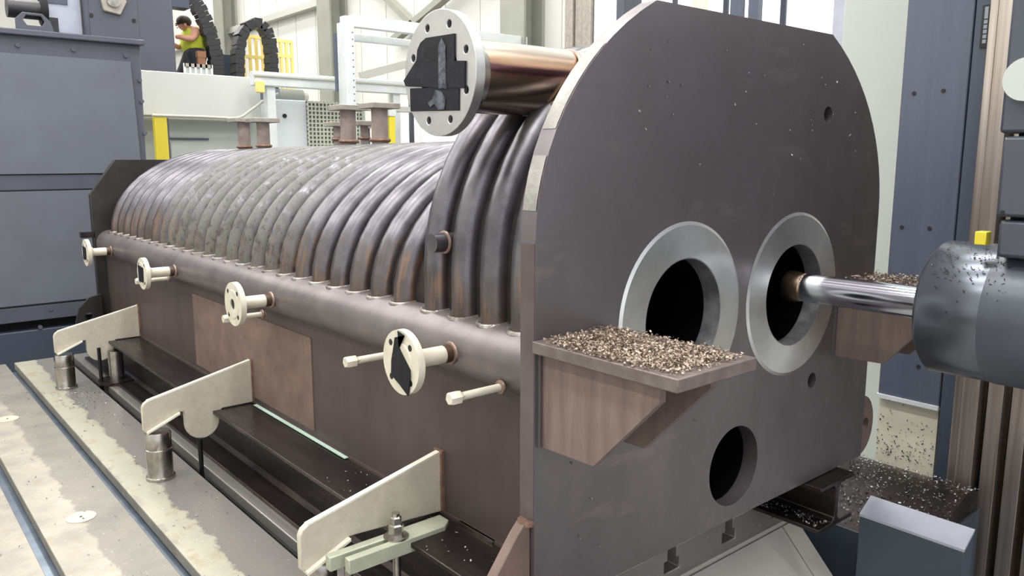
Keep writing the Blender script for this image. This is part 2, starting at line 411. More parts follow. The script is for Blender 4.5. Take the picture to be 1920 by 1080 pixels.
for h in (H1, H2):
    r = MB().lathe((h[0], Y0 - .006, h[1]), (0, 1, 0), [(0, .24), (0, .318), (.0055, .330), (.0055, .2065), (.0, .2065), (0, .21), (0, .24)], 72, False).build('machined_ring', 'machined', plate, sharp=12)
    r['label'] = 'bright machined ring around a bore'
    MB().lathe((h[0], Y0 - .0055, h[1]), (0, 1, 0), [(0, .206), (.1, .206), (.1, .203), (.0, .203), (0, .206)], 64, False).build('bore_lip', 'bore_wall', plate)
for h, rr in ((H1, .2), (H2, .2), (H3, .157)):
    MB().lathe((h[0], Y0 + TH - .001, h[1]), (0, 1, 0), [(0, rr + .002), (1.0, rr + .002), (1.0, .0005)], 40, False).build('bore', 'bore_dark', plate)
for x, z in ((3.069, 1.773), (3.071, .671)):
    MB().lathe((x, Y0 + TH - .002, z), (0, 1, 0), [(0, .0335), (.05, .0335), (.05, .0004)], 16, False).build('tapped_hole', 'bore_dark', plate)
# narrow scale-covered rim strips along the left curve of the plate edge
for (a0, a1) in ((.76, .875), (.905, .965)):
    path = [(XC + 1.0365 * math.cos(PI * (a0 + (a1 - a0) * k / 12)), Y0 + .004, 1.36 + .8465 * math.sin(PI * (a0 + (a1 - a0) * k / 12))) for k in range(13)]
    e = MB().strip(path, (0, TH - .008, 0)); e.build('edge_scale', 'plate_edge_scale', plate)
MB().box(1.4935, Y0 + .003, .216, 1.4955, Y0 + TH - .003, 1.36).build('edge_band', 'plate_edge', plate)
# far end plate (octagonal top)
fo = [(1.52, .2), (1.52, 1.315), (1.72, 1.59), (3.34, 1.59), (3.54, 1.315), (3.54, .2)]
MB().prism(fo, 'y', 7.0, 7.06).build('end_plate', 'far_plate', boil, bevel=.004)
# side walls
WX = 1.6
sw = MB().box(WX, Y0 + TH, .30, WX + .02, 7.0, .93).build('side_wall', 'wall_steel', boil); 
sw['label'] = 'flat brown steel side wall'
MB().box(2 * XC - WX - .02, Y0 + TH, .30, 2 * XC - WX, 7.0, .93).build('side_wall', 'wall_steel', boil)
MB().box(WX + .02, 2.8, .30, 2 * XC - WX - .02, 7.0, .32).build('floor_plate', 'wall_steel', boil)
MB().box(WX - .004, 3.34, .33, WX + .001, 4.95, .78).build('rust_patch', 'lug_rust', sw)
# header pipes
HX = 1.64; RH = .108
def hz(y): return .953 - .0055 * (y - 1.7)
for x in (HX, 2 * XC - HX):
    MB().cyl((x, Y0 + TH - .002, hz(Y0)), (x, 6.99, hz(7)), RH, seg=40).build('header_pipe', 'header_steel', boil)
# tubes
TXc = 1.655; A = XC - TXc; RT = .055
def tube_path(zc, b_, y, off=0.0, n=26):
    a = A + off; bb = b_ + off
    p = [(XC - a, y, .98 + (zc - .98) * k / 4) for k in range(4)] if zc - .98 > .02 else []
    p += [(XC - a * math.cos(PI * k / n), y, zc + bb * math.sin(PI * k / n)) for k in range(n + 1)]
    p += [(XC + a, y, .98 + (zc - .98) * k / 4) for k in (3, 2, 1, 0)] if zc - .98 > .02 else []
    return p
REG = (1.04, .60); TALL = (1.20, .815)
def make_tube(zc, b_, y):
    pth = tube_path(zc, b_, y)
    if pth[0][2] > .99: pth = [(pth[0][0], y, .98)] + pth + [(pth[-1][0], y, .98)]
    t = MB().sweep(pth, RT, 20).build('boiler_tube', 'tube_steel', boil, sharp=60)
    for x in (TXc, 2 * XC - TXc):
        s = 1 if x < XC else -1
        MB().torus((x - s * .004, y, hz(y) + RH - .006), (s * -.12, 0, 1), RT + .005, .010, 24, 8).build('weld_bead', 'weld', t)
    return t
ty = [1.885, 2.045, 2.21, 2.38]
t0 = make_tube(*TALL, ty[0])
for y in ty[1:]: copy_part(t0, boil, (0, y - ty[0], -.0055 * (y - ty[0])))
r0 = make_tube(*REG, 2.60); NR = 25
ry = [2.60 + .1745 * k for k in range(NR)]
for y in ry[1:]: copy_part(r0, boil, (0, y - 2.6, -.0045 * (y - 2.6)))
# membrane fins between the tubes
fb = MB(); fb.strip(tube_path(*REG, 2.45), (0, 6.99 - 2.45, 0)); fb.build('membrane_wall', 'fin_steel', boil)
fb = MB(); fb.strip(tube_path(*TALL, Y0 + TH), (0, 2.45 - Y0 - TH, 0)); fb.build('membrane_wall', 'fin_steel', boil)
sp = tube_path(*TALL, 0, -.005); MB().prism([(p[0], p[2]) for p in sp], 'y', 2.44, 2.46).build('step_plate', 'fin_steel', boil)
# inspection stub between two tall tubes
p = at(823, 457, 1, 2.27)
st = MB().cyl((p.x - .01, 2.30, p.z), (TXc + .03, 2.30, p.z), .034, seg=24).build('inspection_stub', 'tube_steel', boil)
MB().torus((TXc - .03, 2.30, p.z), (1, 0, 0), .035, .007).build('weld_bead', 'copper_end', st)
# nozzles on the header
def tape_patch(x, pts): return MB().prism(pts, 'x', x - .0035, x)
def nozzle(y, z, rf, tape, L=.2):
    x1 = HX - RH + .012; x0 = x1 - L
    n = MB().cyl((x1, y, z), (x0 + .02, y, z), .030, seg=24).build('nozzle', 'nozzle_paint', boil)
    f = MB().lathe((x0, y, z), (1, 0, 0), [(0, .026), (0, .066), (.003, .069), (.003, rf), (.028, rf), (.028, .06), (.055, .034), (.055, .026), (0, .026)], 44, False).build('flange', 'nozzle_paint', n)
    MB().cyl((x0 + .006, y, z), (x0 + .01, y, z), .027, seg=24).build('flange_bore', 'hole_dark', n)
    for k in range(4):
        a = PI / 4 + k * PI / 2
        MB().cyl((x0 - .0005 + .003, y + rf * .76 * math.cos(a), z + rf * .76 * math.sin(a)), (x0 + .0035, y + rf * .76 * math.cos(a), z + rf * .76 * math.sin(a)), .011, seg=14).build('bolt_hole', 'hole_dark', n)
    MB().lathe((x1 - .012, y, z), (-1, 0, 0), [(0, .031), (.03, .031), (.034, .0305)], 24, False).build('heat_band', 'heat_tint', n)
    MB().torus((x1 - .012, y, z), (1, 0, 0), .032, .008).build('weld_bead', 'copper_end', n)
    if tape:
        MB().prism([(y + dy, z + dz) for dy, dz in tape], 'x', x0 - .004, x0 - .0005).build('tape_patch', 'tape', n)
    return n
nozzle(2.14, .948, .107, [(-.034, .096), (.004, .105), (-.002, .05), (-.022, .03), (-.066, -.012), (-.062, -.05), (-.05, -.10), (.0, -.072), (.05, -.05), (.046, .0), (.03, .05), (.022, .08)], .215)
nozzle(3.613, .930, .103, None, .2)
nozzle(5.05, .915, .096, [(-.05, .04), (.05, .05), (.05, -.05), (-.04, -.05)], .205)
nozzle(6.55, .905, .1, [(-.05, .04), (.05, .05), (.05, -.05), (-.04, -.05)], .19)
def thin_nozzle(y, z, L, tip=.036):
    x1 = HX - .09; x0 = x1 - L
    n = MB().cyl((x1, y, z), (x0, y, z), .0125, seg=16).build('drain_nozzle', 'nozzle_paint', boil)
    MB().lathe((x0 - .008, y, z), (1, 0, 0), [(0, .012), (.0, .018), (.006, .0215), (.038, .0215), (.044, .015), (.058, .0125)], 6, True).build('end_cap', 'nozzle_paint', n)
    MB().torus((x1 - .012, y, z), (1, 0, 0), .016, .008).build('weld_bead', 'copper_end', n)
thin_nozzle(1.88, .885, .205); thin_nozzle(2.42, .90, .26); thin_nozzle(3.74, .84, .2); thin_nozzle(5.2, .85, .2)
# stainless outlet pipe with blind-taped flange
OY, OZ, OR = 2.10, 1.862, .117; FX = 1.47; RF = .193
op = MB().lathe((FX + .04, OY, OZ), (1, 0, 0), [(0, OR - .006), (.0, OR), (.9, OR), (.9, OR - .006)], 56, True).build('outlet_pipe', 'stainless_tint', boil); op['label'] = 'stainless outlet pipe with heat tint along its side'
bh = [circle(OY + .154 * math.cos(PI / 8 + k * PI / 4), OZ + .154 * math.sin(PI / 8 + k * PI / 4), .0125, 14) for k in range(8)]
fl = MB().prism(circle(OY, OZ, RF, 72), 'x', FX, FX + .036, bh + [circle(OY, OZ, .1, 40)]).build('flange', 'flange_steel', op, bevel=.002)
MB().lathe((FX + .036, OY, OZ), (1, 0, 0), [(0, .15), (.03, .135), (.075, OR + .003), (.08, OR)], 56, False).build('weld_neck', 'stainless', op)
MB().box(FX + .02, OY - .11, OZ - .11, FX + .03, OY + .11, OZ + .11).build('flange_bore', 'hole_dark', op)
for k in range(8):
    a = PI / 8 + k * PI / 4
    MB().cyl((FX + .012, OY + .154 * math.cos(a), OZ + .154 * math.sin(a)), (FX + .03, OY + .154 * math.cos(a), OZ + .154 * math.sin(a)), .0128, seg=14).build('bolt_hole', 'hole_dark', op)
def onfl(pts, q=.0): 
    out = []
    for (u, v) in pts:
        w = at(740 + u / 3.858, v / 3.858, 0, FX - q); out.append((w.y, w.z))
    return out
for i, pts in enumerate(([(118, 640), (470, 625), (470, 800), (122, 806)], [(165, 440), (172, 362), (195, 310), (235, 275), (440, 243), (440, 445)], [(165, 440), (518, 440), (516, 640), (90, 626), (75, 585)])):
    MB().prism(onfl(pts), 'x', FX - .004 - i * .001, FX - .0003).build('tape_patch', 'tape', op)
MB().prism(onfl([(330, 330), (352, 275), (380, 330), (384, 600), (392, 640), (330, 640)]), 'x', FX - .0075, FX - .0055).build('tape_fold', 'tape_fold', op)
MB().prism(onfl([(250, 745), (285, 715), (305, 650), (345, 660), (380, 720), (370, 790), (325, 796), (300, 750), (270, 775)]), 'x', FX - .0065, FX - .0035).build('tape_fold', 'tape_fold', op)
MB().torus((1.93, OY, OZ), (.8, 0, -.6), OR + .024, .007, 48).build('weld_bead', 'copper_end', op)
# machining ledges on the end plate
def ledge(xa, xb, yo, zt):
    g = MB().box(xa, yo, zt - .036, xb, Y0, zt).build('ledge_bracket', 'ledge_top', boil, bevel=.003)
    g['label'] = 'shelf bracket welded on the end plate'
    for gx in (xa + .045, xb - .075):
        MB().prism([(Y0, zt - .036), (Y0, zt - .325), (Y0 - .22, zt - .32), (yo + .08, zt - .085), (yo + .08, zt - .036)], 'x', gx - .012, gx + .012).build('gusset', 'ledge_rust', g)
    MB().box(xa + .022, Y0 - .012, zt - .325, xa + .06, Y0, zt - .036).build('back_strip', 'plate_steel', g)
    MB().box(xa + .01, yo + .001, zt - .035, xb - .01, yo + .003, zt - .002)
    return g
ledge(1.483, 1.815, 1.145, 1.079)
ledge(3.2, 3.565, 1.17, 1.079)
# lifting lugs
MB().prism([(1.49, .495), (1.47, .52), (1.44, .49), (1.33, .35), (1.27, .27), (1.27, .21), (1.49, .21)], 'y', Y0 + .012, Y0 + .05).build('lifting_lug', 'lug_rust', boil, bevel=.003)
MB().cyl((1.492, Y0 + .03, .505), (1.492, Y0 + .03, .52), .03, seg=14).build('weld_bead', 'weld_rust', boil)
lg = [(3.56, .50)] + [(3.57 + .12 * math.cos(a), .355 + .145 * math.sin(a)) for a in [PI / 2 - .2 - k * (PI - .4) / 14 for k in range(15)]] + [(3.56, .215)]
MB().prism(lg, 'y', Y0 + .012, Y0 + .05, [circle(3.615, .355, .03, 20)]).build('lifting_lug', 'lug_rust', boil)
lg = [(1.53, .52), (1.44, .50), (1.36, .42), (1.33, .30), (1.36, .2), (1.53, .2)]
MB().prism(lg, 'y', 6.95, 6.985, [circle(1.43, .35, .03, 16)]).build('lifting_lug', 'far_plate', boil)
MB().box(1.43, 7.0, .975, 1.53, 7.05, 1.02).build('far_bracket', 'beam_steel', boil)
# pale support brackets welded to the side wall
def support(y, lobe=True, t=.028, xo=1.03, dz=0):
    pr = [(WX, .535), (1.06, .412), (1.042, .400), (1.032, .380), (1.032, .262), (1.05, .258), (1.20, .325), (1.232, .325)]
    if lobe:
        pr += [(1.232, .25)] + [(1.32 - .088 * math.cos(PI * k / 12), .25 - .088 * math.sin(PI * k / 12)) for k in range(1, 12)] + [(1.408, .25), (1.408, .285), (1.425, .302)]
    pr += [(WX, .302)]
    pr = [(p[0], p[1] + dz) for p in pr]
    s = MB().prism(pr, 'y', y - t / 2, y + t / 2).build('support_bracket', 'bracket_paint', boil, bevel=.003)
    s['label'] = 'pale painted support bracket'
    MB().hexa([(1.045, y - .035, .248 + dz), (1.045, y + .03, .248 + dz), (1.045, y + .03, .258 + dz), (1.045, y - .035, .258 + dz), (1.205, y - .035, .318 + dz), (1.205, y + .03, .318 + dz), (1.205, y + .03, .328 + dz), (1.205, y - .035, .328 + dz)]).build('foot_pad', 'bracket_edge', s)
    MB().box(WX - .012, y - t / 2 - .012, .302, WX + .001, y + t / 2 + .012, .54).build('weld_bead', 'weld_rust', s)
    MB().hexa([(1.06, y - t / 2 + .002, .4125), (1.06, y + t / 2 - .002, .4125), (1.06, y + t / 2 - .002, .4145), (1.06, y - t / 2 + .002, .4145), (WX - .01, y - t / 2 + .002, .534), (WX - .01, y + t / 2 - .002, .534), (WX - .01, y + t / 2 - .002, .536), (WX - .01, y - t / 2 + .002, .536)]).build('ground_edge', 'bracket_edge', s)
    return s
support(6.17); support(4.073); support(2.31, lobe=False)
# stub columns with flat caps on the crown of the drum
def crown(px0, px1, pyt, pyb, Y, r=.04, cap=.1):
    x0 = at((px0 + px1) / 2, pyb, 1, Y); zt = at((px0 + px1) / 2, pyt, 1, Y).z
    s = MB().cyl((x0.x, Y, 1.60), (x0.x, Y, zt - .03), r, seg=20).build('crown_stub', 'pipe_rust', boil)
    MB().torus((x0.x, Y, x0.z + .01), (0, 0, 1), r + .003, .012, 20, 8).build('weld_bead', 'weld_rust', s)
    MB().box(x0.x - cap, Y - cap * .9, zt - .032, x0.x + cap, Y + cap * .9, zt).build('cap_plate', 'stub_cap', s, bevel=.003)
crown(450, 468, 222, 278, 6.3, .048, .10); crown(486, 504, 222, 276, 5.98, .048, .10)
crown(640, 668, 198, 268, 4.62, .05, .095); crown(700, 726, 194, 266, 4.23, .05, .095)
crown(626, 639, 229, 264, 5.2, .026, .07); crown(677, 691, 227, 262, 4.8, .026, .07)
# mint paint trace and bright scrape along the wall foot
MB().hexa([(WX - .004, 3.0, .3), (WX - .03, 3.0, .301), (WX - .03, 4.0, .301), (WX - .004, 4.0, .3), (WX - .004, 3.0, .306), (WX - .03, 3.0, .304), (WX - .03, 4.0, .304), (WX - .004, 4.0, .306)]).build('paint_trace', 'mint_paint', boil)
MB().beam((WX - .006, Y0 + .07, .302), (WX - .006, 6.98, .302), .012, .012).build('weld_seam', 'wall_steel', boil)
MB().beam((WX - .012, 1.98, .303), (WX - .012, 2.18, .303), .014, .010).build('bright_scrape', 'bright_steel', boil)

# ------------------------------------------------------------------ rails under the boiler
def ibeam(name, x0, x1, y0, y1, z0, z1, label, tf=.018, tw=.014):
    xm = (x0 + x1) / 2; r = .02
    pr = [(x0, z0), (x1, z0), (x1, z0 + tf), (xm + tw + r, z0 + tf), (xm + tw, z0 + tf + r), (xm + tw, z1 - tf - r), (xm + tw + r, z1 - tf), (x1, z1 - tf), (x1, z1), (x0, z1), (x0, z1 - tf), (xm - tw - r, z1 - tf), (xm - tw, z1 - tf - r), (xm - tw, z0 + tf + r), (xm - tw - r, z0 + tf), (x0, z0 + tf)]
    return tag(MB().prism(pr, 'y', y0, y1).build(name, 'beam_steel', bevel=.003), label, 'steel beam')
ibeam('steel_beam', 1.375, 1.655, 1.76, 6.98, .001, .297, 'oily dark I-beam under the side wall and the three pale brackets')
ibeam('steel_beam', 3.07, 3.36, 1.595, 6.98, .001, .208, 'dark I-beam whose chip-covered end sticks out below the end plate')

# ------------------------------------------------------------------ jacks, studs, clamp
def jack(x, y, h, r, label):
    t = thing('support_jack', (x, y, 0), label, 'jack', 'support jacks under the brackets')
    MB().lathe((x, y, .001), (0, 0, 1), [(0, r * 1.12), (.012, r * 1.12), (.014, r * 1.02), (.018, r), (h * .62, r)], 32).build('body', 'bright_steel', t)
    MB().lathe((x, y, .001 + h * .62), (0, 0, 1), [(0, r * .96), (.008, r * 1.0), (h * .34, r * 1.0), (h * .38, r * .92)], 32).build('screw_head', 'bright_steel', t)
    MB().torus((x, y, h * .64), (0, 0, 1), r, .004).build('collar', 'bright_steel', t)
    return t
jack(1.10, 4.073, .245, .062, 'bright round jack under the middle pale bracket')
jack(1.085, 6.17, .243, .062, 'bright round jack under the tip of the farthest bracket')
jack(1.13, 2.36, .245, .055, 'round jack behind the green clamp under the nearest bracket')
t = thing('support_jack', (1.40, 6.10, 0), 'short round jack on a base disc under the farthest bracket', 'jack')
MB().cyl((1.40, 6.10, .025), (1.40, 6.10, .235), .05, seg=28).build('body', 'bright_steel', t); MB().cyl((1.40, 6.10, .001), (1.40, 6.10, .025), .125, seg=36).build('base_disc', 'beam_steel', t)
for y, top, lab in ((4.05, .165, 'thin black stud standing in the T-slot under the middle bracket'), (6.10, .27, 'thin black stud standing in the T-slot under the farthest bracket')):
    tag(MB().cyl((1.296, y, -.088), (1.296, y, top), .012, seg=14).build('stud', 'black_rod'), lab, 'stud')
cl = thing('strap_clamp', (1.28, 2.24, .27), 'pale green forked strap clamp bolted beside the nearest bracket', 'clamp')
CY = 2.215
zc0, zc1 = .262, .312
pts = [(1.10, CY + .045), (1.10, CY + .012), (1.38, CY + .012), (1.38, CY - .012), (1.14, CY - .012), (1.14, CY - .045), (1.52, CY - .045), (1.56, CY - .01), (1.56, CY + .045)]
MB().prism(pts, 'z', zc0, zc1).build('clamp_bar', 'clamp_green', cl, bevel=.003)
MB().cyl((1.345, CY, -.088), (1.345, CY, .40), .014, seg=16).build('stud', 'bright_steel', cl)
MB().lathe((1.345, CY, zc1), (0, 0, 1), [(0, .036), (.008, .036), (.008, .027), (.045, .027), (.05, .022)], 6).build('nut', 'bright_steel', cl)
MB().lathe((1.345, CY, .362), (0, 0, 1), [(0, .013), (.0, .02), (.022, .02), (.03, .012)], 6).build('lock_nut', 'bright_steel', cl)
MB().lathe((1.345, CY, zc1 - .001), (0, 0, 1), [(0, .044), (.006, .044)], 28).build('washer', 'bright_steel', cl)
sb = thing('step_block', (1.16, CY, 0), 'small round screw support under the forked end of the green clamp', 'support block')
MB().cyl((1.16, CY, .001), (1.16, CY, .2), .034, seg=20).build('body', 'bright_steel', sb); MB().cyl((1.16, CY, .2), (1.16, CY, .2615), .016, seg=12).build('screw', 'bright_steel', sb)

# ------------------------------------------------------------------ swarf
def chips(name, material, spots, label, size=(.006, .014), cat='metal chips', flat=True):
    vs, fs = [], []
    for (p, nrm) in spots:
        n = Vector(nrm).normalized(); u = n.orthogonal().normalized(); w = n.cross(u)
        a = random.uniform(0, 2 * PI); U = u * math.cos(a) + w * math.sin(a); W = n.cross(U)
        s = random.uniform(*size); wd = s * random.uniform(.3, .55); curl = random.uniform(.5, 2.6); rr = s / curl; tl = random.uniform(-.5, .5)
        b0 = len(vs)
        for k in range(4):
            th = curl * (k / 3 - .5)
            c = Vector(p) + U * (rr * math.sin(th)) + n * (rr * (1 - math.cos(th)) + .0015 + abs(tl) * wd * .5)
            for sg in (-.5, .5): vs.append(c + W * (sg * wd) + n * (sg * wd * tl))
            
        for k in range(3): fs.append((b0 + 2 * k, b0 + 2 * k + 1, b0 + 2 * k + 3, b0 + 2 * k + 2))
    me = bpy.data.meshes.new(name); c0 = Vector(spots[0][0]); me.from_pydata([v - c0 for v in vs], [], fs); me.materials.append(MATS[material])
    o = bpy.data.objects.new(name, me); COL.objects.link(o); o.location = c0
    return tag(o, label, cat, kind='stuff')
sp = []
for k in range(6500):
    x = random.uniform(1.485, 1.8); y = random.uniform(1.16, 1.655)
    e = min(x - 1.47, 1.81 - x) / .06; e2 = min(y - 1.145, 1.67 - y) / .09
    if random.random() < min(1, e) * min(1, e2) + .03: sp.append(((x, y, 1.080 + random.random() ** 2 * .011), (random.gauss(0, .5), random.gauss(0, .5), 1)))
chips('metal_swarf', 'swarf', sp, 'heap of curled tan metal chips on the left plate ledge', (.006, .013))
sp = [((random.uniform(3.22, 3.55), random.uniform(1.19, 1.65), 1.080 + random.random() ** 2 * .02), (random.gauss(0, .5), random.gauss(0, .5), 1)) for k in range(900)]
chips('metal_swarf', 'swarf', sp, 'metal chips on the right plate ledge behind the boring bar', (.008, .018))
sp = []
while len(sp) < 55:
    x = random.uniform(1.55, 3.5); z = random.choice((random.gauss(1.85, .12), random.gauss(1.8, .15), random.uniform(.3, 1.9)))
    ins = z < 2.05 and (z < 1.36 or ((x - XC) / 1.0) ** 2 + ((z - 1.36) / .82) ** 2 < 1)
    hit = any((x - h[0]) ** 2 + (z - h[1]) ** 2 < .36 ** 2 for h in (H1, H2)) or (x - H3[0]) ** 2 + (z - H3[1]) ** 2 < .18 ** 2
    if ins and not hit and .25 < z: sp.append(((x, Y0 - .001, z), (random.gauss(0, .3), -1, random.gauss(0, .3))))
chips('metal_swarf', 'swarf_silver', sp, 'small bright chips sticking to the dark end plate face', (.008, .014))
sp = [((random.uniform(.1, 1.33), random.uniform(2.3, 7.1), .001), (random.gauss(0, .2), random.gauss(0, .2), 1)) for k in range(260)]
sp += [((random.gauss(1.12, .07), random.gauss(5.85, .25), .001), (random.gauss(0, .3), random.gauss(0, .3), 1)) for k in range(160)]
sp = [s for s in sp if not any(abs(s[0][0] - q) < .035 for q in SL)]
chips('metal_swarf', 'swarf_silver', sp, 'bright chips scattered over the T-slot table top', (.006, .016))
sp = [((random.uniform(1.39, 1.58), random.uniform(1.8, 2.9), .298), (random.gauss(0, .3), random.gauss(0, .3), 1)) for k in range(50)]
chips('metal_swarf', 'swarf_silver', sp, 'few bright chips on the oily beam near the lug', (.006, .012))
sp = [((random.uniform(3.09, 3.19), random.uniform(1.60, 1.95), .020), (random.gauss(0, .4), random.gauss(0, .4), 1)) for k in range(120)]
chips('metal_swarf', 'swarf_silver', sp, 'chips on the flange of the beam end below the plate', (.008, .016))

# ================================================================== CHIP GUARD, FLOOR ITEMS AT RIGHT
sg = thing('chip_guard', (2.6, 1.5, FZ), 'pale sloping sheet metal chip guard in front of the table end', 'chip guard')
zt = -.155
pr = [(1.905, zt), (1.905, zt - .012), (1.42, -.70), (1.40, -.70), (1.40, -.685)]
MB().prism(pr, 'x', -1.0, 3.31).build('guard_sheet', 'sheet_guard', sg)
MB().prism(pr, 'x', 3.318, 3.44).build('guard_sheet', 'sheet_guard', sg)
# way cover box at the foot of the column
bx = thing('way_cover', (3.7, 1.4, FZ), 'dark blue machine box with pale lavender top at the column foot', 'machine cover')
XB = 3.5
ptop = [at(1612, 972, 0, XB), at(1752, 1013, 0, XB)]
y_a, y_b, zb = ptop[0].y, ptop[1].y - .12, (ptop[0].z + ptop[1].z) / 2
MB().prism([(XB, FZ), (XB, zb), (XB + .10, zb + .06), (XB + .10, FZ)], 'y', y_b, y_a).build('body', 'machine_box', bx, bevel=.004)
MB().prism([(XB - .002, zb + .002), (XB + .10, zb + .062), (XB + .10, zb + .075), (XB - .002, zb + .014)], 'y', y_b - .002, y_a + .002).build('lid', 'lavender_top', bx)

wv = thing('added_dark_slabs', (3, -.6, FZ), 'dark slabs added in front of the table to darken the end plate reflection, mostly outside the frame', 'added slabs')  # mostly unseen, added to darken what the end plate reflects
for k in range(8):
    MB().box(.8 + k * .31, -2.6, FZ, 1.13 + k * .31, 1.2, FZ + .06 + .012 * (k % 2)).build('dark_slab', 'slab_dark', wv)
# ================================================================== BORING MACHINE
bm = thing('boring_machine', (4.6, 1.5, FZ), 'blue-grey horizontal boring mill at right with a chrome bar in the bore', 'machine')
CX = 4.5
def cy(px, py=0): return at(px, py, 0, CX).y
yb0, yb1, yw0 = cy(1703), cy(1829), cy(1858)
zb1 = at(1645, 740, 0, CX).z
MB().box(CX, yb1, zb1, CX + .8, yb0, 5.2).build('column', 'column_blue', bm, bevel=.006)
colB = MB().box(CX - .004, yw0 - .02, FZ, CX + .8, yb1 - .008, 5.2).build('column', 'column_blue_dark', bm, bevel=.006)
MB().box(CX + .03, yb1 - .02, zb1, CX + .4, yb1 + .01, 5.2).build('column_joint', 'shadow_gap', bm)
sk = MB().box(CX + .03, yb1 + .01, FZ, CX + .6, yb0 + .003, zb1 - .012).build('column_skirt', 'cream', bm); sk['label'] = 'cream splash panel under the blue column'
MB().box(CX - .01, yb1, zb1 - .012, CX + .5, yb0 + .004, zb1 + .012).build('seal_strip', 'white_frame', bm)
for (px, py) in ((1714, 175), (1769, 170), (1691, 426), (1743, 428), (1722, 687)):
    q = at(px, py, 0, CX)
    if q.y > yb1: MB().cyl((CX - .004, q.y, q.z), (CX + .01, q.y, q.z), .011, seg=12).build('screw_hole', 'hole_dark', bm)
# guideways: bright ribs running the height of the column
for (p0, p1, d, mt) in ((1858, 1874, .06, 'way_steel'), (1874, 1908, .11, 'way_steel'), (1908, 1926, .01, 'way_dark'), (1926, 1958, .10, 'way_steel'), (1958, 1976, .01, 'way_dark'), (1976, 2010, .10, 'way_steel'), (2010, 2030, .01, 'way_dark'), (2030, 2075, .10, 'way_steel')):
    MB().box(CX - d, at(p1, 0, 0, CX - d).y, FZ, CX + .3, at(p0, 0, 0, CX - d).y, 5.2).build('guideway', mt, bm, bevel=.003)
MB().box(CX + .01, .42, FZ, CX + 1.2, at(2075, 0, 0, CX).y, 5.2).build('column', 'column_blue_dark', bm)  # unseen column extension, added and trimmed to darken part of the plate reflection
lb = [at(1836, 90, 0, CX - .01), at(1857, 8, 0, CX - .01)]
lp = MB().box(CX - .012, lb[1].y - .01, lb[0].z, CX - .003, lb[0].y, lb[1].z).build('name_plate', 'label_black', bm)
for k in range(6):
    f = .10 + k * .115; z = lb[0].z + (lb[1].z - lb[0].z) * f
    MB().box(CX - .014, lb[1].y + .004, z, CX - .011, lb[0].y - .012, z + .018).build('plate_mark', 'label_pale', lp)
z = lb[0].z + (lb[1].z - lb[0].z) * .76
MB().box(CX - .014, lb[1].y + .004, z, CX - .011, lb[0].y - .012, z + .04).build('plate_mark', 'label_pale', lp)
# headstock
SX, SZ = 2.885, 1.095
NR_ = .228; YN = 1.13
hd = MB().lathe((SX, YN - .215, SZ + .0), (0, -1, 0), [(0, NR_ + .001), (.02, NR_ + .003), (1.6, NR_ + .003)], 64).build('headstock', 'head_blue', bm)
MB().lathe((SX, YN, SZ), (0, -1, 0), [(0, .10), (0, NR_ - .05), (.012, NR_ - .02), (.03, NR_), (.22, NR_)], 64).build('spindle_nose', 'head_nose', hd, sharp=50)
MB().box(2.70, -.2, 1.30, 3.6, .895, 1.415).build('head_block', 'head_blue', hd, bevel=.012)
MB().box(2.69, -.2, 1.425, 3.6, .902, 1.665).build('head_block', 'head_blue', hd, bevel=.01)
MB().box(2.69, -.2, 1.675, 3.6, .915, 2.4).build('head_block', 'head_blue', hd, bevel=.01)
MB().box(2.75, -.2, 1.40, 3.6, .88, 1.68).build('joint', 'shadow_gap', hd)
MB().box(3.1, .1, .86, CX, .7, 2.4).build('saddle', 'head_blue', hd)
q = at(1880, 398, 0, 2.69); MB().cyl((2.686, q.y, q.z), (2.70, q.y, q.z), .006, seg=12).build('screw_hole', 'hole_dark', hd)
q = at(1925, 148, 0, 2.66); MB().cyl((2.655, q.y, q.z), (2.69, q.y, q.z), .062, seg=36).build('round_cover', 'white_cover', hd)
q = at(1841, 447, 0, 2.74); 
MB().box(2.74 - .015, q.y - .017, q.z - .02, 2.74 + .03, q.y + .017, q.z + .022).build('yellow_plug', 'yellow', hd, bevel=.003)
bar = MB().lathe((SX, YN + .01, SZ), (0, 1, 0), [(0, .058), (.475, .056), (.48, .05), (.492, .05)], 48).build('boring_bar', 'bar_chrome', hd)
MB().lathe((SX, YN + .492, SZ), (0, 1, 0), [(0, .052), (.004, .056), (.05, .062), (.07, .061), (.076, .054), (.076, .03)], 48).build('cutter_head', 'cutter', bar)
# chips lying on the nose
sp = []
for k in range(160):
    a = random.gauss(2.1, .35); yy = random.uniform(YN - .28, YN - .04)
    sp.append(((SX + (NR_ + .001) * math.cos(a), yy, SZ + (NR_ + .001) * math.sin(a)), (math.cos(a), 0, math.sin(a))))
chips('metal_swarf', 'chain_black', sp, 'dark chips lying on the rounded spindle nose', (.005, .011))
# lower steel apron / chips mound near the column foot
sp = [((random.gauss(3.95, .16), random.gauss(1.62, .12), FZ + .55 + random.random() * .03), (random.gauss(0, .5), random.gauss(0, .5), 1)) for k in range(900)]
fb_ = thing('chip_trough', (4.0, 1.75, FZ), 'dark trough of metal chips between the boiler and the column', 'chip trough')
MB().box(3.62, 1.40, FZ, 4.36, 3.2, -.2).build('trough', 'machine_box', fb_)
MB().prism([(3.63, -.2), (4.35, -.2), (4.35, -.10), (4.2, -.07), (3.9, -.16)], 'y', 1.41, 2.05).build('chip_bed', 'beam_steel', fb_)
sp = []
for k in range(1100):
    x = random.uniform(3.65, 4.34); y = random.uniform(1.40, 2.04)
    z = -.2 + (.04 * (x - 3.6) / .3 if x < 3.9 else (.04 + .09 * (x - 3.9) / .3 if x < 4.2 else .13 - .03 * (x - 4.2) / .28)) + .004
    sp.append(((x, y, z), (random.gauss(0, .5), random.gauss(0, .5), 1)))
chips('metal_swarf', 'swarf_silver', sp, 'grey chips heaped in the trough by the column foot', (.006, .015))
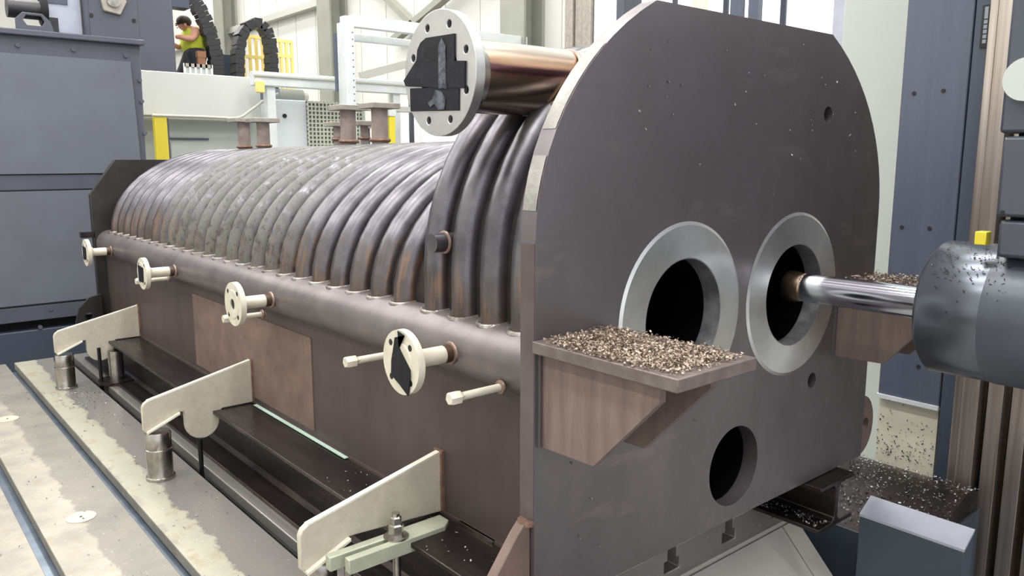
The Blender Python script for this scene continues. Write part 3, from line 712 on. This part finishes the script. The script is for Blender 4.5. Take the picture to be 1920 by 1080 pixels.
sp = [((CX + .028, random.uniform(yb1 + .02, yb0), -.12 + abs(random.gauss(0, .12))), (-1, random.gauss(0, .3), random.gauss(0, .3))) for k in range(150)]
chips('metal_swarf', 'chain_black', sp, 'dark chips splashed on the cream panel', (.006, .013))

# ================================================================== MACHINE CABINET AT LEFT
cb = thing('machine_cabinet', (.5, 9.2, -.4), 'large dark grey machine cabinet behind the far end of the boiler', 'machine cabinet')
CYF = 8.6
def c2(px, py, y=CYF): p = at(px, py, 1, y); return (p.x, p.z)
xl = -2.2
fr = [(xl, c2(0, 610)[1] + .0), c2(291, 575), c2(263, 85), (xl, c2(0, 58)[1] + .16)]
fr[0] = (xl, fr[1][1] - .0); fr[3] = (xl, fr[2][1])
MB().prism(fr, 'y', CYF + .01, CYF + 1.6).build('housing', 'cabinet_frame', cb, bevel=.01)
zb_ = fr[1][1]
zt1, zt2 = c2(100, 106)[1], c2(100, 345)[1]
def xr(z): # right edge of door panel at height z
    p, q = c2(243, 118), c2(263, 300); return p[0] + (q[0] - p[0]) * (z - p[1]) / (q[1] - p[1])
zg0, zg1 = c2(80, 356)[1], c2(80, 328)[1]
MB().prism([(xl, zg1 + .01), (xr(zg1), zg1 + .01), (xr(zt1), zt1), (xl, zt1)], 'y', CYF - .03, CYF + .01).build('door_panel', 'cabinet_gray', cb, bevel=.006)
MB().prism([(xl, zb_ + .16), (xr(zb_ + .16), zb_ + .16), (xr(zg0), zg0 - .01), (xl, zg0 - .01)], 'y', CYF - .03, CYF + .01).build('door_panel', 'cabinet_gray', cb, bevel=.006)
MB().box(xl, CYF - .015, zg0, xr(zg0), CYF + .01, zg1).build('middle_rail', 'cabinet_frame', cb, bevel=.006)
MB().box(xl, CYF - .02, zb_, fr[1][0] - .02, CYF + .01, zb_ + .14).build('bottom_rail', 'cabinet_frame', cb, bevel=.006)
MB().box(xl, CYF - .05, fr[2][1] - .005, fr[2][0] + .03, CYF + 1.6, fr[2][1] + .05).build('top_plate', 'cabinet_frame', cb, bevel=.01)
MB().box(xl, CYF + .12, -.2, fr[1][0] - .06, CYF + 1.5, zb_).build('plinth_gap', 'shadow_gap', cb)
MB().box(xl, CYF - .02, FZ + .02, 2.6, CYF + 1.5, zb_ - .09).build('plinth', 'navy', cb, bevel=.008)
for (px, py) in ((33, 84), (138, 93), (236, 104), (262, 150), (266, 190), (272, 250)):
    p = c2(px, py); MB().cyl((p[0], CYF + .012, p[1]), (p[0], CYF - .006, p[1]), .022, seg=6).build('bolt', 'cabinet_frame', cb)
for (px, py) in ((94, 579), (75, 613)):
    p = c2(px, py); MB().cyl((p[0], CYF + .012, p[1]), (p[0], CYF - .03, p[1]), .02, seg=6).build('bolt', 'cabinet_frame', cb)
# upper column and fittings on the cabinet
zc = fr[2][1] + .05
uc = thing('machine_column', (2.2, 9.2, zc), 'dark grey machine column standing on the left cabinet, cut off at the top', 'machine column')
p0, p1 = c2(168, 40), c2(262, 40)
MB().box(p0[0], CYF + .02, zc, p1[0], CYF + 1.4, 4.6).build('column_front', 'cabinet_frame', uc, bevel=.008)
q = c2(212, 4)
MB().cyl((q[0], CYF + .03, q[1]), (q[0], CYF - .01, q[1]), .13, seg=5).build('end_plate', 'stub_cap', uc, bevel=.01)
MB().cyl((q[0], CYF - .01, q[1] + .01), (q[0], CYF - .03, q[1] + .01), .06, seg=24).build('round_boss', 'bright_steel', uc)
for (px, py) in ((172, 28), (252, 38)):
    p = c2(px, py); MB().cyl((p[0], CYF + .03, p[1]), (p[0], CYF + .01, p[1]), .02, seg=6).build('bolt', 'hole_dark', uc)
lp_ = thing('light_panel', (1.75, 9.1, zc), 'light lavender sheet panel beside the left machine column', 'machine panel')
p0, p1 = c2(101, 40), c2(165, 70)
MB().box(p0[0], CYF + .25, zc, p1[0] + .01, CYF + .32, 4.4).build('sheet', 'lavender_top', lp_)
MB().box(p0[0] + .0, CYF + .235, zc + .30, p1[0] - .1, CYF + .25, zc + .42).build('stripe', 'column_blue', lp_)
mo = thing('ram_cylinder', (1.2, 9.0, zc), 'black horizontal cylinder on the cabinet at the upper left corner', 'cylinder')
p0, p1 = at(12, 14, 1, CYF + .2), at(98, 26, 1, CYF + .2)
MB().cyl((p0.x, CYF + .2, p0.z), (p1.x - .10, CYF + .2, p0.z), .085, seg=28).build('tube', 'chain_black', mo)
MB().cyl((p1.x - .10, CYF + .2, p0.z), (p1.x - .05, CYF + .2, p0.z), .13, seg=28).build('end_flange', 'shadow_gap', mo)
MB().box(p0.x + .28, CYF + .12, zc, p0.x + .40, CYF + .28, p0.z - .06).build('foot', 'chain_black', mo)
hp = thing('handle_plate', (1.5, 8.6, zc), 'dark grey lifting plate with a slot handle on the cabinet top', 'lifting plate')
p0, p1 = c2(31, 60), c2(93, 25)
zA, zB = zc, c2(60, 24)[1]; xa, xb = p0[0], p1[0]; hzz = c2(60, 38)[1]
sl = [(xa + .09, hzz - .045), (xb - .07, hzz - .045), (xb - .045, hzz), (xb - .07, hzz + .045), (xa + .09, hzz + .045), (xa + .06, hzz)]
MB().prism([(xa, zA), (xb + .03, zA), (xb, zB - .06), (xb - .06, zB), (xa + .06, zB), (xa, zB - .06)], 'y', CYF + .0, CYF + .03, [sl]).build('plate', 'cabinet_frame', hp, bevel=.004)

# ================================================================== BACKGROUND
WY = 11.0
def w2(px, py, y=WY): p = at(px, py, 1, y); return (p.x, p.z)
lw = thing('machine_enclosure', (3.9, 12, FZ), 'long low white machine enclosure behind the left end of the boiler', 'machine enclosure')
p0, p1 = w2(268, 135), w2(487, 146)
MB().box(p0[0] - .6, WY, w2(300, 217)[1], p1[0], WY + .25, p1[1]).build('panel', 'white_panel', lw, bevel=.01)
MB().box(p0[0] - .6, WY + .03, w2(300, 222)[1], p1[0], WY + .2, w2(300, 217)[1]).build('rail', 'girt', lw)
lg_ = MB()
MB().box(p0[0] - .6, WY + .3, FZ, w2(500, 250)[0], WY + .4, w2(300, 222)[1]).build('lower_panel', 'white_cover', lw)
for zz in (w2(330, 259)[1],):
    MB().box(w2(330, 259)[0], WY + .27, zz - .012, w2(405, 259)[0], WY + .3, zz + .012).build('groove', 'cabinet_frame', lw)
MB().box(w2(312, 280)[0], WY + .2, FZ, w2(331, 280)[0], WY + .29, w2(320, 262)[1]).build('post', 'stub_cap', lw)

yp = thing('yellow_post', (3.3, 10.8, FZ), 'bright yellow upright post under the white enclosure at left', 'post')
a = w2(301, 250, 10.85)
MB().box(a[0] - .075, 10.80, FZ, a[0] + .075, 10.9, w2(300, 219, 10.85)[1]).build('post', 'yellow', yp, bevel=.006)
MB().box(a[0] + .07, 10.82, FZ, a[0] + .1, 10.88, w2(300, 221, 10.85)[1]).build('edge_strip', 'cabinet_frame', yp)
# mesh-grilled cooler
ck = thing('cooler_cabinet', (5.6, 11.3, FZ), 'white cooling cabinet with a square mesh grille in the middle background', 'cooler')
a, b_, c_ = w2(508, 185), w2(572, 183), w2(682, 190)
MB().box(a[0], WY + .05, FZ, c_[0] + .05, WY + .9, a[1] - .0).build('body', 'cooler_body', ck, bevel=.01)
MB().box(b_[0] + .03, WY + .03, 1.2, c_[0], WY + .05, w2(600, 190)[1]).build('grille_back', 'mesh_dark', ck)
gm = MB(); gx0, gx1, gz1 = b_[0] + .03, c_[0], w2(600, 190)[1]
k = 0
while gx0 + k * .06 < gx1: gm.box(gx0 + k * .06, WY + .0, 1.2, gx0 + k * .06 + .022, WY + .035, gz1); k += 1
k = 0
while 1.2 + k * .06 < gz1: gm.box(gx0, WY + .005, 1.2 + k * .06, gx1, WY + .03, 1.2 + k * .06 + .022); k += 1
gm.build('grille', 'mesh_gray', ck)
q = w2(536, 217); MB().cyl((q[0], WY + .06, q[1]), (q[0], WY + .03, q[1]), .03, seg=16).build('lock', 'hole_dark', ck)
pm = thing('pump_unit', (5.3, 11.7, a[1]), 'small grey pump lying on top of the white cooling cabinet', 'pump')
MB().box(w2(524, 170)[0], 11.5, a[1], w2(552, 170)[0], 11.8, w2(524, 160)[1]).build('base', 'cabinet_gray', pm)
MB().cyl((w2(552, 172)[0], 11.6, a[1] + .1), (w2(600, 172)[0], 11.6, a[1] + .1), .1, seg=20).build('motor', 'mesh_dark', pm)
MB().cyl((w2(600, 172)[0], 11.6, a[1] + .1), (w2(610, 172)[0], 11.6, a[1] + .1), .06, seg=20).build('shaft_cover', 'stub_cap', pm)
cbl = [at(x, y, 1, 10.8) for x, y in ((285, 216), (380, 219), (440, 222), (455, 218), (490, 192), (510, 180), (522, 176))]
tag(MB().sweep(cbl, .018, 8).build('hose', 'girt'), 'thin grey hose rising towards the white cooling cabinet', 'hose')
# white gantry rail and portal frame
gr = thing('gantry_rail', (5.8, 10.9, 2.3), 'white horizontal rail across the middle background above the cooler', 'rail')
a, b_ = w2(470, 140, 10.7), w2(775, 178, 10.7)
MB().box(a[0], 10.6, w2(600, 168, 10.7)[1], b_[0], 10.75, w2(600, 143, 10.7)[1]).build('beam', 'white_frame', gr, bevel=.01)
MB().box(a[0], 10.57, w2(600, 152, 10.7)[1], b_[0], 10.6, w2(600, 149, 10.7)[1]).build('groove', 'girt', gr)
for px in (486, 648):
    q = w2(px, 160, 10.6); MB().box(q[0] - .06, 10.53, q[1] - .10, q[0] + .05, 10.6, q[1] + .05).build('clamp_block', 'yellow_pale', gr, bevel=.01)
for px in (505, 740):
    q = w2(px, 160, 10.7); MB().box(q[0] - .06, 10.65, FZ, q[0] + .06, 10.78, q[1]).build('leg', 'white_frame', gr)
pf = thing('portal_frame', (6.4, 10.5, FZ), 'white perforated steel portal frame in the background left of the outlet flange', 'frame')
YP = 9.9
a = w2(657, 100, YP)
MB().box(a[0] - .07, YP, FZ, a[0] + .07, YP + .14, w2(657, 30, YP)[1]).build('upright', 'white_frame', pf, bevel=.008)
a2 = w2(642, 100, YP + .4)
MB().box(a2[0] - .05, YP + .35, FZ, a2[0] + .05, YP + .45, w2(642, 44, YP + .4)[1]).build('upright', 'white_frame', pf, bevel=.008)
zt_ = w2(700, 30, YP)[1]
MB().box(a[0] + .06, YP + .015, zt_ - .17, a[0] + 3.2, YP + .13, zt_ - .01).build('top_beam', 'white_frame', pf, bevel=.008)
MB().box(a[0] + .05, YP + .35, zt_ - .30, a[0] + 3.2, YP + .44, zt_ - .2).build('top_beam', 'white_frame', pf, bevel=.008)
MB().box(a[0] + .02, YP + .2, w2(700, 205, YP)[1], a[0] + 2.2, YP + .4, w2(700, 195, YP)[1]).build('cross_beam', 'girt', pf)
MB().box(a[0] - .11, YP + .2, w2(650, 170, YP)[1], a[0] - .085, YP + .26, zt_ - .25).build('cable_channel', 'column_blue', pf)
for k in range(22):
    z = zt_ - .25 - k * .09
    MB().cyl((a[0] + .04, YP - .001, z), (a[0] + .04, YP + .01, z), .012, seg=8).build('perforation', 'mesh_dark', pf)
gp = thing('hand_rail', (7, 10.9, FZ), 'grey slanted guard rail in the background beside the white portal', 'guard rail')
p, q = at(675, 143, 1, 10.9), at(770, 118, 1, 10.9)
MB().beam(p, q, .06, .12).build('rail', 'girt', gp)
p2, q2 = at(675, 160, 1, 10.9), at(770, 168, 1, 10.9)
MB().beam(p2, q2, .05, .08).build('rail', 'wall_steel_column', gp)
MB().box(q.x - .03, 10.88, FZ, q.x + .03, 10.94, q.z).build('post', 'cabinet_frame', gp)
yp2 = thing('yellow_post', (6.4, 10, FZ), 'slim yellow post behind the tube drum left of the outlet flange', 'post')
a = w2(734, 250, 10.0); MB().box(a[0] - .05, 9.95, FZ, a[0] + .04, 10.05, w2(734, 218, 10)[1]).build('post', 'yellow', yp2, bevel=.005)
MB().box(a[0] - .06, 9.94, w2(734, 218, 10)[1], a[0] + .05, 10.06, w2(734, 200, 10)[1]).build('cap', 'white_frame', yp2)
# yellow cages
for (x0, y0_, x1, y1_, Y, lab) in ((460, 70, 492, 150, 12.6, 'pale yellow cage behind the black cable arch'), (520, 78, 547, 138, 12.6, 'pale yellow cage right of the black cable arch')):
    a, b_ = w2(x0, y1_, Y), w2(x1, y0_, Y)
    t = thing('safety_cage', ((a[0] + b_[0]) / 2, Y, 2.15), lab, 'cage')
    for k in range(4):
        x = a[0] + (b_[0] - a[0]) * k / 3; MB().box(x - .022, Y, 2.152, x + .022, Y + .04, b_[1]).build('bar', 'yellow_pale', t)
    for z in (b_[1] - .03, (b_[1] + a[1]) / 2): MB().box(a[0], Y - .002, z, b_[0], Y + .042, z + .05).build('cross_bar', 'yellow_pale', t)
# cable chains
def chain(name, pts, Y, w, th, label):
    path = [at(x, y, 1, Y) for x, y in pts]
    root = thing(name, (path[0].x, Y, path[0].z), label, 'cable chain')
    for e in (0, -1):
        if path[e].z < 2.6: path[e] = Vector((path[e].x, path[e].y, 2.165))
    dense = []
    for a, b_ in zip(path, path[1:]):
        n = max(1, int((b_ - a).length / .065))
        dense += [a.lerp(b_, k / n) for k in range(n)]
    dense.append(path[-1])
    for a, b_ in zip(dense, dense[1:]):
        d = (b_ - a).normalized(); nrm = Vector((d.z, 0, -d.x))
        c = (a + b_) / 2; h = (b_ - a) * (.56 if len(root.children) % 2 else .40); q = nrm * th / 2 * (1 if len(root.children) % 2 else .86)
        m_ = MB().hexa([c - h - q + Vector((0, -w / 2, 0)), c - h + q + Vector((0, -w / 2, 0)), c - h + q + Vector((0, w / 2, 0)), c - h - q + Vector((0, w / 2, 0)), c + h - q + Vector((0, -w / 2, 0)), c + h + q + Vector((0, -w / 2, 0)), c + h + q + Vector((0, w / 2, 0)), c + h - q + Vector((0, w / 2, 0))])
        m_.build('link', 'chain_black', root)
    core = MB().sweep(dense, th * .3, 8).build('cable_core', 'chain_black', root)
arch = [(447, 178), (446, 145), (445, 120), (446, 95), (450, 70), (460, 52), (474, 44), (486, 46), (497, 56), (504, 74), (508, 100), (509, 138), (510, 176)]
chain('cable_chain', arch, 12.2, .22, .15, 'black cable chain standing in a tall arch beside the yellow cage')
chain('cable_chain', [(357, -12), (371, 14), (385, 42), (396, 75), (403, 105), (406, 140), (406, 172)], 12.3, .16, .2, 'thick black cable chain curving down beside the worker')
mb_ = thing('machine_block', (4.4, 12.2, 2.15), 'grey machine block between the two black cable chains', 'machine base')
MB().box(w2(412, 120, 12.5)[0], 12.5, 2.152, w2(448, 120, 12.5)[0], 12.9, w2(420, 101, 12.5)[1]).build('block', 'navy', mb_, bevel=.01)
pl = thing('work_platform', (5, 13, FZ), 'grey raised work platform carrying the worker behind the white enclosure', 'platform')
MB().box(2.6, 12.05, FZ, 7.0, 14.5, 2.1).build('body', 'cabinet_frame', pl)
MB().box(2.6, 12.0, 2.1, 7.0, 14.5, 2.15).build('deck', 'stub_cap', pl)
hk = thing('machine_column', (3.4, 12.1, 2.15), 'tall dark grey column with a short arm directly left of the worker', 'machine column')
a, bq = at(240, 75, 1, 12.05), at(331, 130, 1, 12.05)
MB().box(a.x, 12.05, 2.152, bq.x, 12.6, 5.2).build('upright', 'cabinet_frame', hk, bevel=.01)
MB().box(bq.x - .05, 12.06, w2(325, 13, 12.06)[1], w2(356, 10, 12.06)[0], 12.3, 5.0).build('arm', 'navy', hk, bevel=.01)
gl = thing('lattice_tray', (4.0, 11.7, 2.15), 'white lattice tray at the feet of the worker', 'tray')
a, b_ = w2(346, 136, 12.04), w2(396, 122, 12.04)
MB().box(a[0], 12.04, 2.152, b_[0], 12.08, b_[1] - .02).build('panel', 'white_cover', gl)
for k in range(6):
    x = a[0] + (b_[0] - a[0]) * k / 5; MB().box(x - .015, 12.02, 2.152, x + .015, 12.04, b_[1]).build('slat', 'white_frame', gl)
MB().box(a[0], 12.02, b_[1] - .05, b_[0], 12.04, b_[1]).build('rim', 'stub_cap', gl)
cbx = thing('carton', (4.0, 11.9, 2.5), 'small brown carton beside the legs of the worker', 'carton')
a, b_ = w2(371, 120, 12.15), w2(384, 98, 12.15)
MB().box(a[0], 12.12, 2.152, b_[0], 12.2, b_[1]).build('box', 'cardboard', cbx, bevel=.01)
MB().box(a[0] - .005, 12.115, b_[1] - .08, b_[0] + .005, 12.205, b_[1] + .01).build('lid', 'cardboard', cbx)

# ------------------------------------------------------------------ worker
PYd = 12.62
pr_ = thing('person', (4.2, PYd, 2.15), 'worker in yellow vest bending forward behind the white enclosure', 'person')
def pp(px, py, dy=0): p = at(px, py, 1, PYd); return Vector((p.x, PYd + dy, p.z))
def skin_mesh(name, chains, material, parent):
    verts, edges, rad = [], [], []
    for ch in chains:
        prev = None
        for (p, r) in ch:
            if isinstance(p, int): idx = p
            else: verts.append(p); rad.append(r); idx = len(verts) - 1
            if prev is not None: edges.append((prev, idx))
            prev = idx
    off = wloc(parent)
    me = bpy.data.meshes.new(name); me.from_pydata([v - off for v in verts], edges, [])
    o = bpy.data.objects.new(name, me); COL.objects.link(o); o.parent = parent
    md = o.modifiers.new('skin', 'SKIN'); md.use_smooth_shade = True
    lay = me.skin_vertices[0].data if me.skin_vertices else None
    if lay is None:
        me.attributes  # created by the modifier
        bm_ = bmesh.new(); bm_.from_mesh(me); bm_.verts.layers.skin.verify(); bm_.to_mesh(me); bm_.free(); lay = me.skin_vertices[0].data
    for i, r in enumerate(rad): lay[i].radius = (r, r); lay[i].use_root = (i == 0)
    o.modifiers.new('sub', 'SUBSURF').levels = 2; o.modifiers['sub'].render_levels = 2
    me.materials.append(MATS[material]); return o
hip = pp(364, 98); chest = pp(362, 62); neck = pp(353, 54); 
headc = pp(343, 46)
# body: one continuous surface (torso, arms, head, legs)
V = []
body = [
    [(hip, .13), (hip.lerp(chest, .5), .12), (chest, .13), (neck, .065), (headc + Vector((.03, 0, -.03)), .075), (headc, .098), (headc + Vector((-.02, 0, .06)), .07)],
    [(2, 0), (chest + Vector((-.02, -.19, -.0)), .075), (pp(352, 76, -.22), .052), (pp(338, 74, -.2), .042), (pp(327, 71, -.16), .034), (pp(322, 72, -.15), .03)],
    [(2, 0), (chest + Vector((-.02, .19, 0)), .075), (pp(350, 84, .18), .052), (pp(338, 87, .12), .042), (pp(330, 84, .05), .034), (pp(325, 82, .05), .03)],
    [(0, 0), (hip + Vector((.0, -.1, -.08)), .11), (hip + Vector((-.05, -.11, -.45)), .075), (hip + Vector((.03, -.11, -.84 + .02)), .05)],
    [(0, 0), (hip + Vector((.0, .1, -.08)), .11), (hip + Vector((-.2, .11, -.42)), .075), (hip + Vector((-.16, .11, -.84 + .02)), .05)],
]
bo = skin_mesh('body', body, 'skin', pr_)
MB().ball(headc + Vector((.015, 0, .04)), .108, (1.02, .92, .86)).build('hair', 'hair', pr_)
MB().ball(headc + Vector((-.098, 0, -.02)), .016).build('nose', 'skin', pr_)
for s in (-1, 1):
    MB().ball(headc + Vector((-.088, s * .035, .005)), .012).build('eye', 'hole_dark', pr_)
    MB().ball(headc + Vector((.0, s * .1, -.02)), .022, (1, .5, 1.3)).build('ear', 'skin', pr_)
MB().ball(headc + Vector((-.083, 0, -.055)), .02, (.5, 1.1, .35)).build('mouth', 'cardboard', pr_)
skin_mesh('vest', [[(hip + Vector((0, 0, -.06)), .20), (hip.lerp(chest, .5), .20), (chest + Vector((.01, 0, .0)), .21), (neck + Vector((.04, 0, -.0)), .11)], [(2, 0), (chest + Vector((-.02, -.2, 0)), .09)], [(2, 0), (chest + Vector((-.02, .2, 0)), .09)]], 'vest', pr_)
skin_mesh('trousers', [[(hip + Vector((0, 0, .10)), .185), (hip + Vector((0, 0, -.06)), .19)], [(1, 0), (hip + Vector((.0, -.1, -.12)), .145), (hip + Vector((-.05, -.11, -.45)), .11), (hip + Vector((.03, -.11, -.80)), .072)], [(1, 0), (hip + Vector((.0, .1, -.12)), .145), (hip + Vector((-.2, .11, -.42)), .11), (hip + Vector((-.16, .11, -.80)), .072)]], 'trousers', pr_)
for wr, s in ((pp(322, 72, -.15), 1), (pp(325, 82, .05), 1)):
    for k in range(5):
        dz = (k - 2) * .014; ln = (.05, .062, .066, .06, .045)[k]
        b0 = wr + Vector((-.015, dz * .5, dz)); skin_mesh('finger', [[(b0, .009), (b0 + Vector((-ln * .6, -.006, -.01)), .008), (b0 + Vector((-ln, -.004, -.03)), .007)]], 'skin', pr_)
for s, dx in ((-.11, .03), (.11, -.16)):
    f = hip + Vector((dx, s, -.84)); MB().ball((f.x - .05, f.y, 2.155 + .045), .11, (1.2, .45, .4)).build('boot', 'hair', pr_)

# ------------------------------------------------------------------ right background
wc = thing('white_column_cover', (6.3, 3, FZ), 'tall smooth white machine cover between the end plate and blue column', 'machine cover')
a, b_ = at(1581, 40, 0, 6), at(1720, 300, 0, 6)
MB().box(6, 1.9, FZ, 6.6, a.y, 5.5).build('panel', 'white_cover', wc, bevel=.01)
MB().box(6.01, a.y, FZ, 6.1, a.y + .09, 5.5).build('edge_strip', 'lavender_top', wc)
c2_ = thing('ribbed_column', (8.2, 8.5, FZ), 'pinkish grey ribbed column behind the top of the tube wall', 'column')
XK = 7.5
y0_, y1_ = at(1062, 20, 0, XK).y, at(1112, 20, 0, XK).y
for k in range(3):
    d = (y0_ - y1_) / 3; MB().box(XK - (.02 if k % 2 else .05), y0_ - (k + 1) * d, FZ, XK + .3, y0_ - k * d - .02, 6).build('rib', 'stub_cap', c2_, bevel=.01)
y2_ = at(1158, 20, 0, XK).y
MB().box(XK, y2_, FZ, XK + .3, y1_ - .02, 6).build('side_panel', 'white_frame', c2_)
MB().box(XK - .02, y2_ - .12, FZ, XK + .3, y2_, 6).build('edge_post', 'cabinet_frame', c2_)
for (px0, px1, mt, lab) in ((1300, 1318, 'cream', 'beige upright post behind the flat top of the end plate'), (1369, 1388, 'column_blue', 'left one of two slim blue posts behind the end plate'), (1403, 1421, 'column_blue', 'right one of two slim blue posts behind the end plate')):
    y0_, y1_ = at(px0, 10, 0, 8.3).y, at(px1, 10, 0, 8.3).y
    t = thing('post', (8.3, y0_, FZ), lab, 'post')
    MB().box(8.3, y1_, FZ, 8.4, y0_, 6).build('shaft', mt, t, bevel=.005); MB().box(8.25, y1_ - .08, FZ, 8.45, y0_ + .08, FZ + .02).build('foot_plate', mt, t)

# ================================================================== LIGHT
w = bpy.data.worlds.new('world'); S.world = w; w.use_nodes = True
bg = w.node_tree.nodes['Background']; bg.inputs['Color'].default_value = (.95, .97, 1.0, 1); bg.inputs['Strength'].default_value = 2.0
def area(name, loc, size, power, rot=(0, 0, 0), col=(1, .985, .96)):
    l = bpy.data.lights.new(name, 'AREA'); l.shape = 'RECTANGLE'; l.size, l.size_y = size; l.energy = power; l.color = col
    o = bpy.data.objects.new(name, l); COL.objects.link(o); o.location = loc; o.rotation_euler = rot
for x in (-5.5, -1.5, 2.5, 6.5):
    for y in (-2, 4.5, 11, 18, 26):
        area('hall_light', (x, y, 9.7), (.9, 4.5), 430)
S.view_settings.view_transform = 'Standard'; S.view_settings.look = 'None'; S.view_settings.gamma = 1.0; S.view_settings.use_curve_mapping = False
S.view_settings.exposure = -0.35
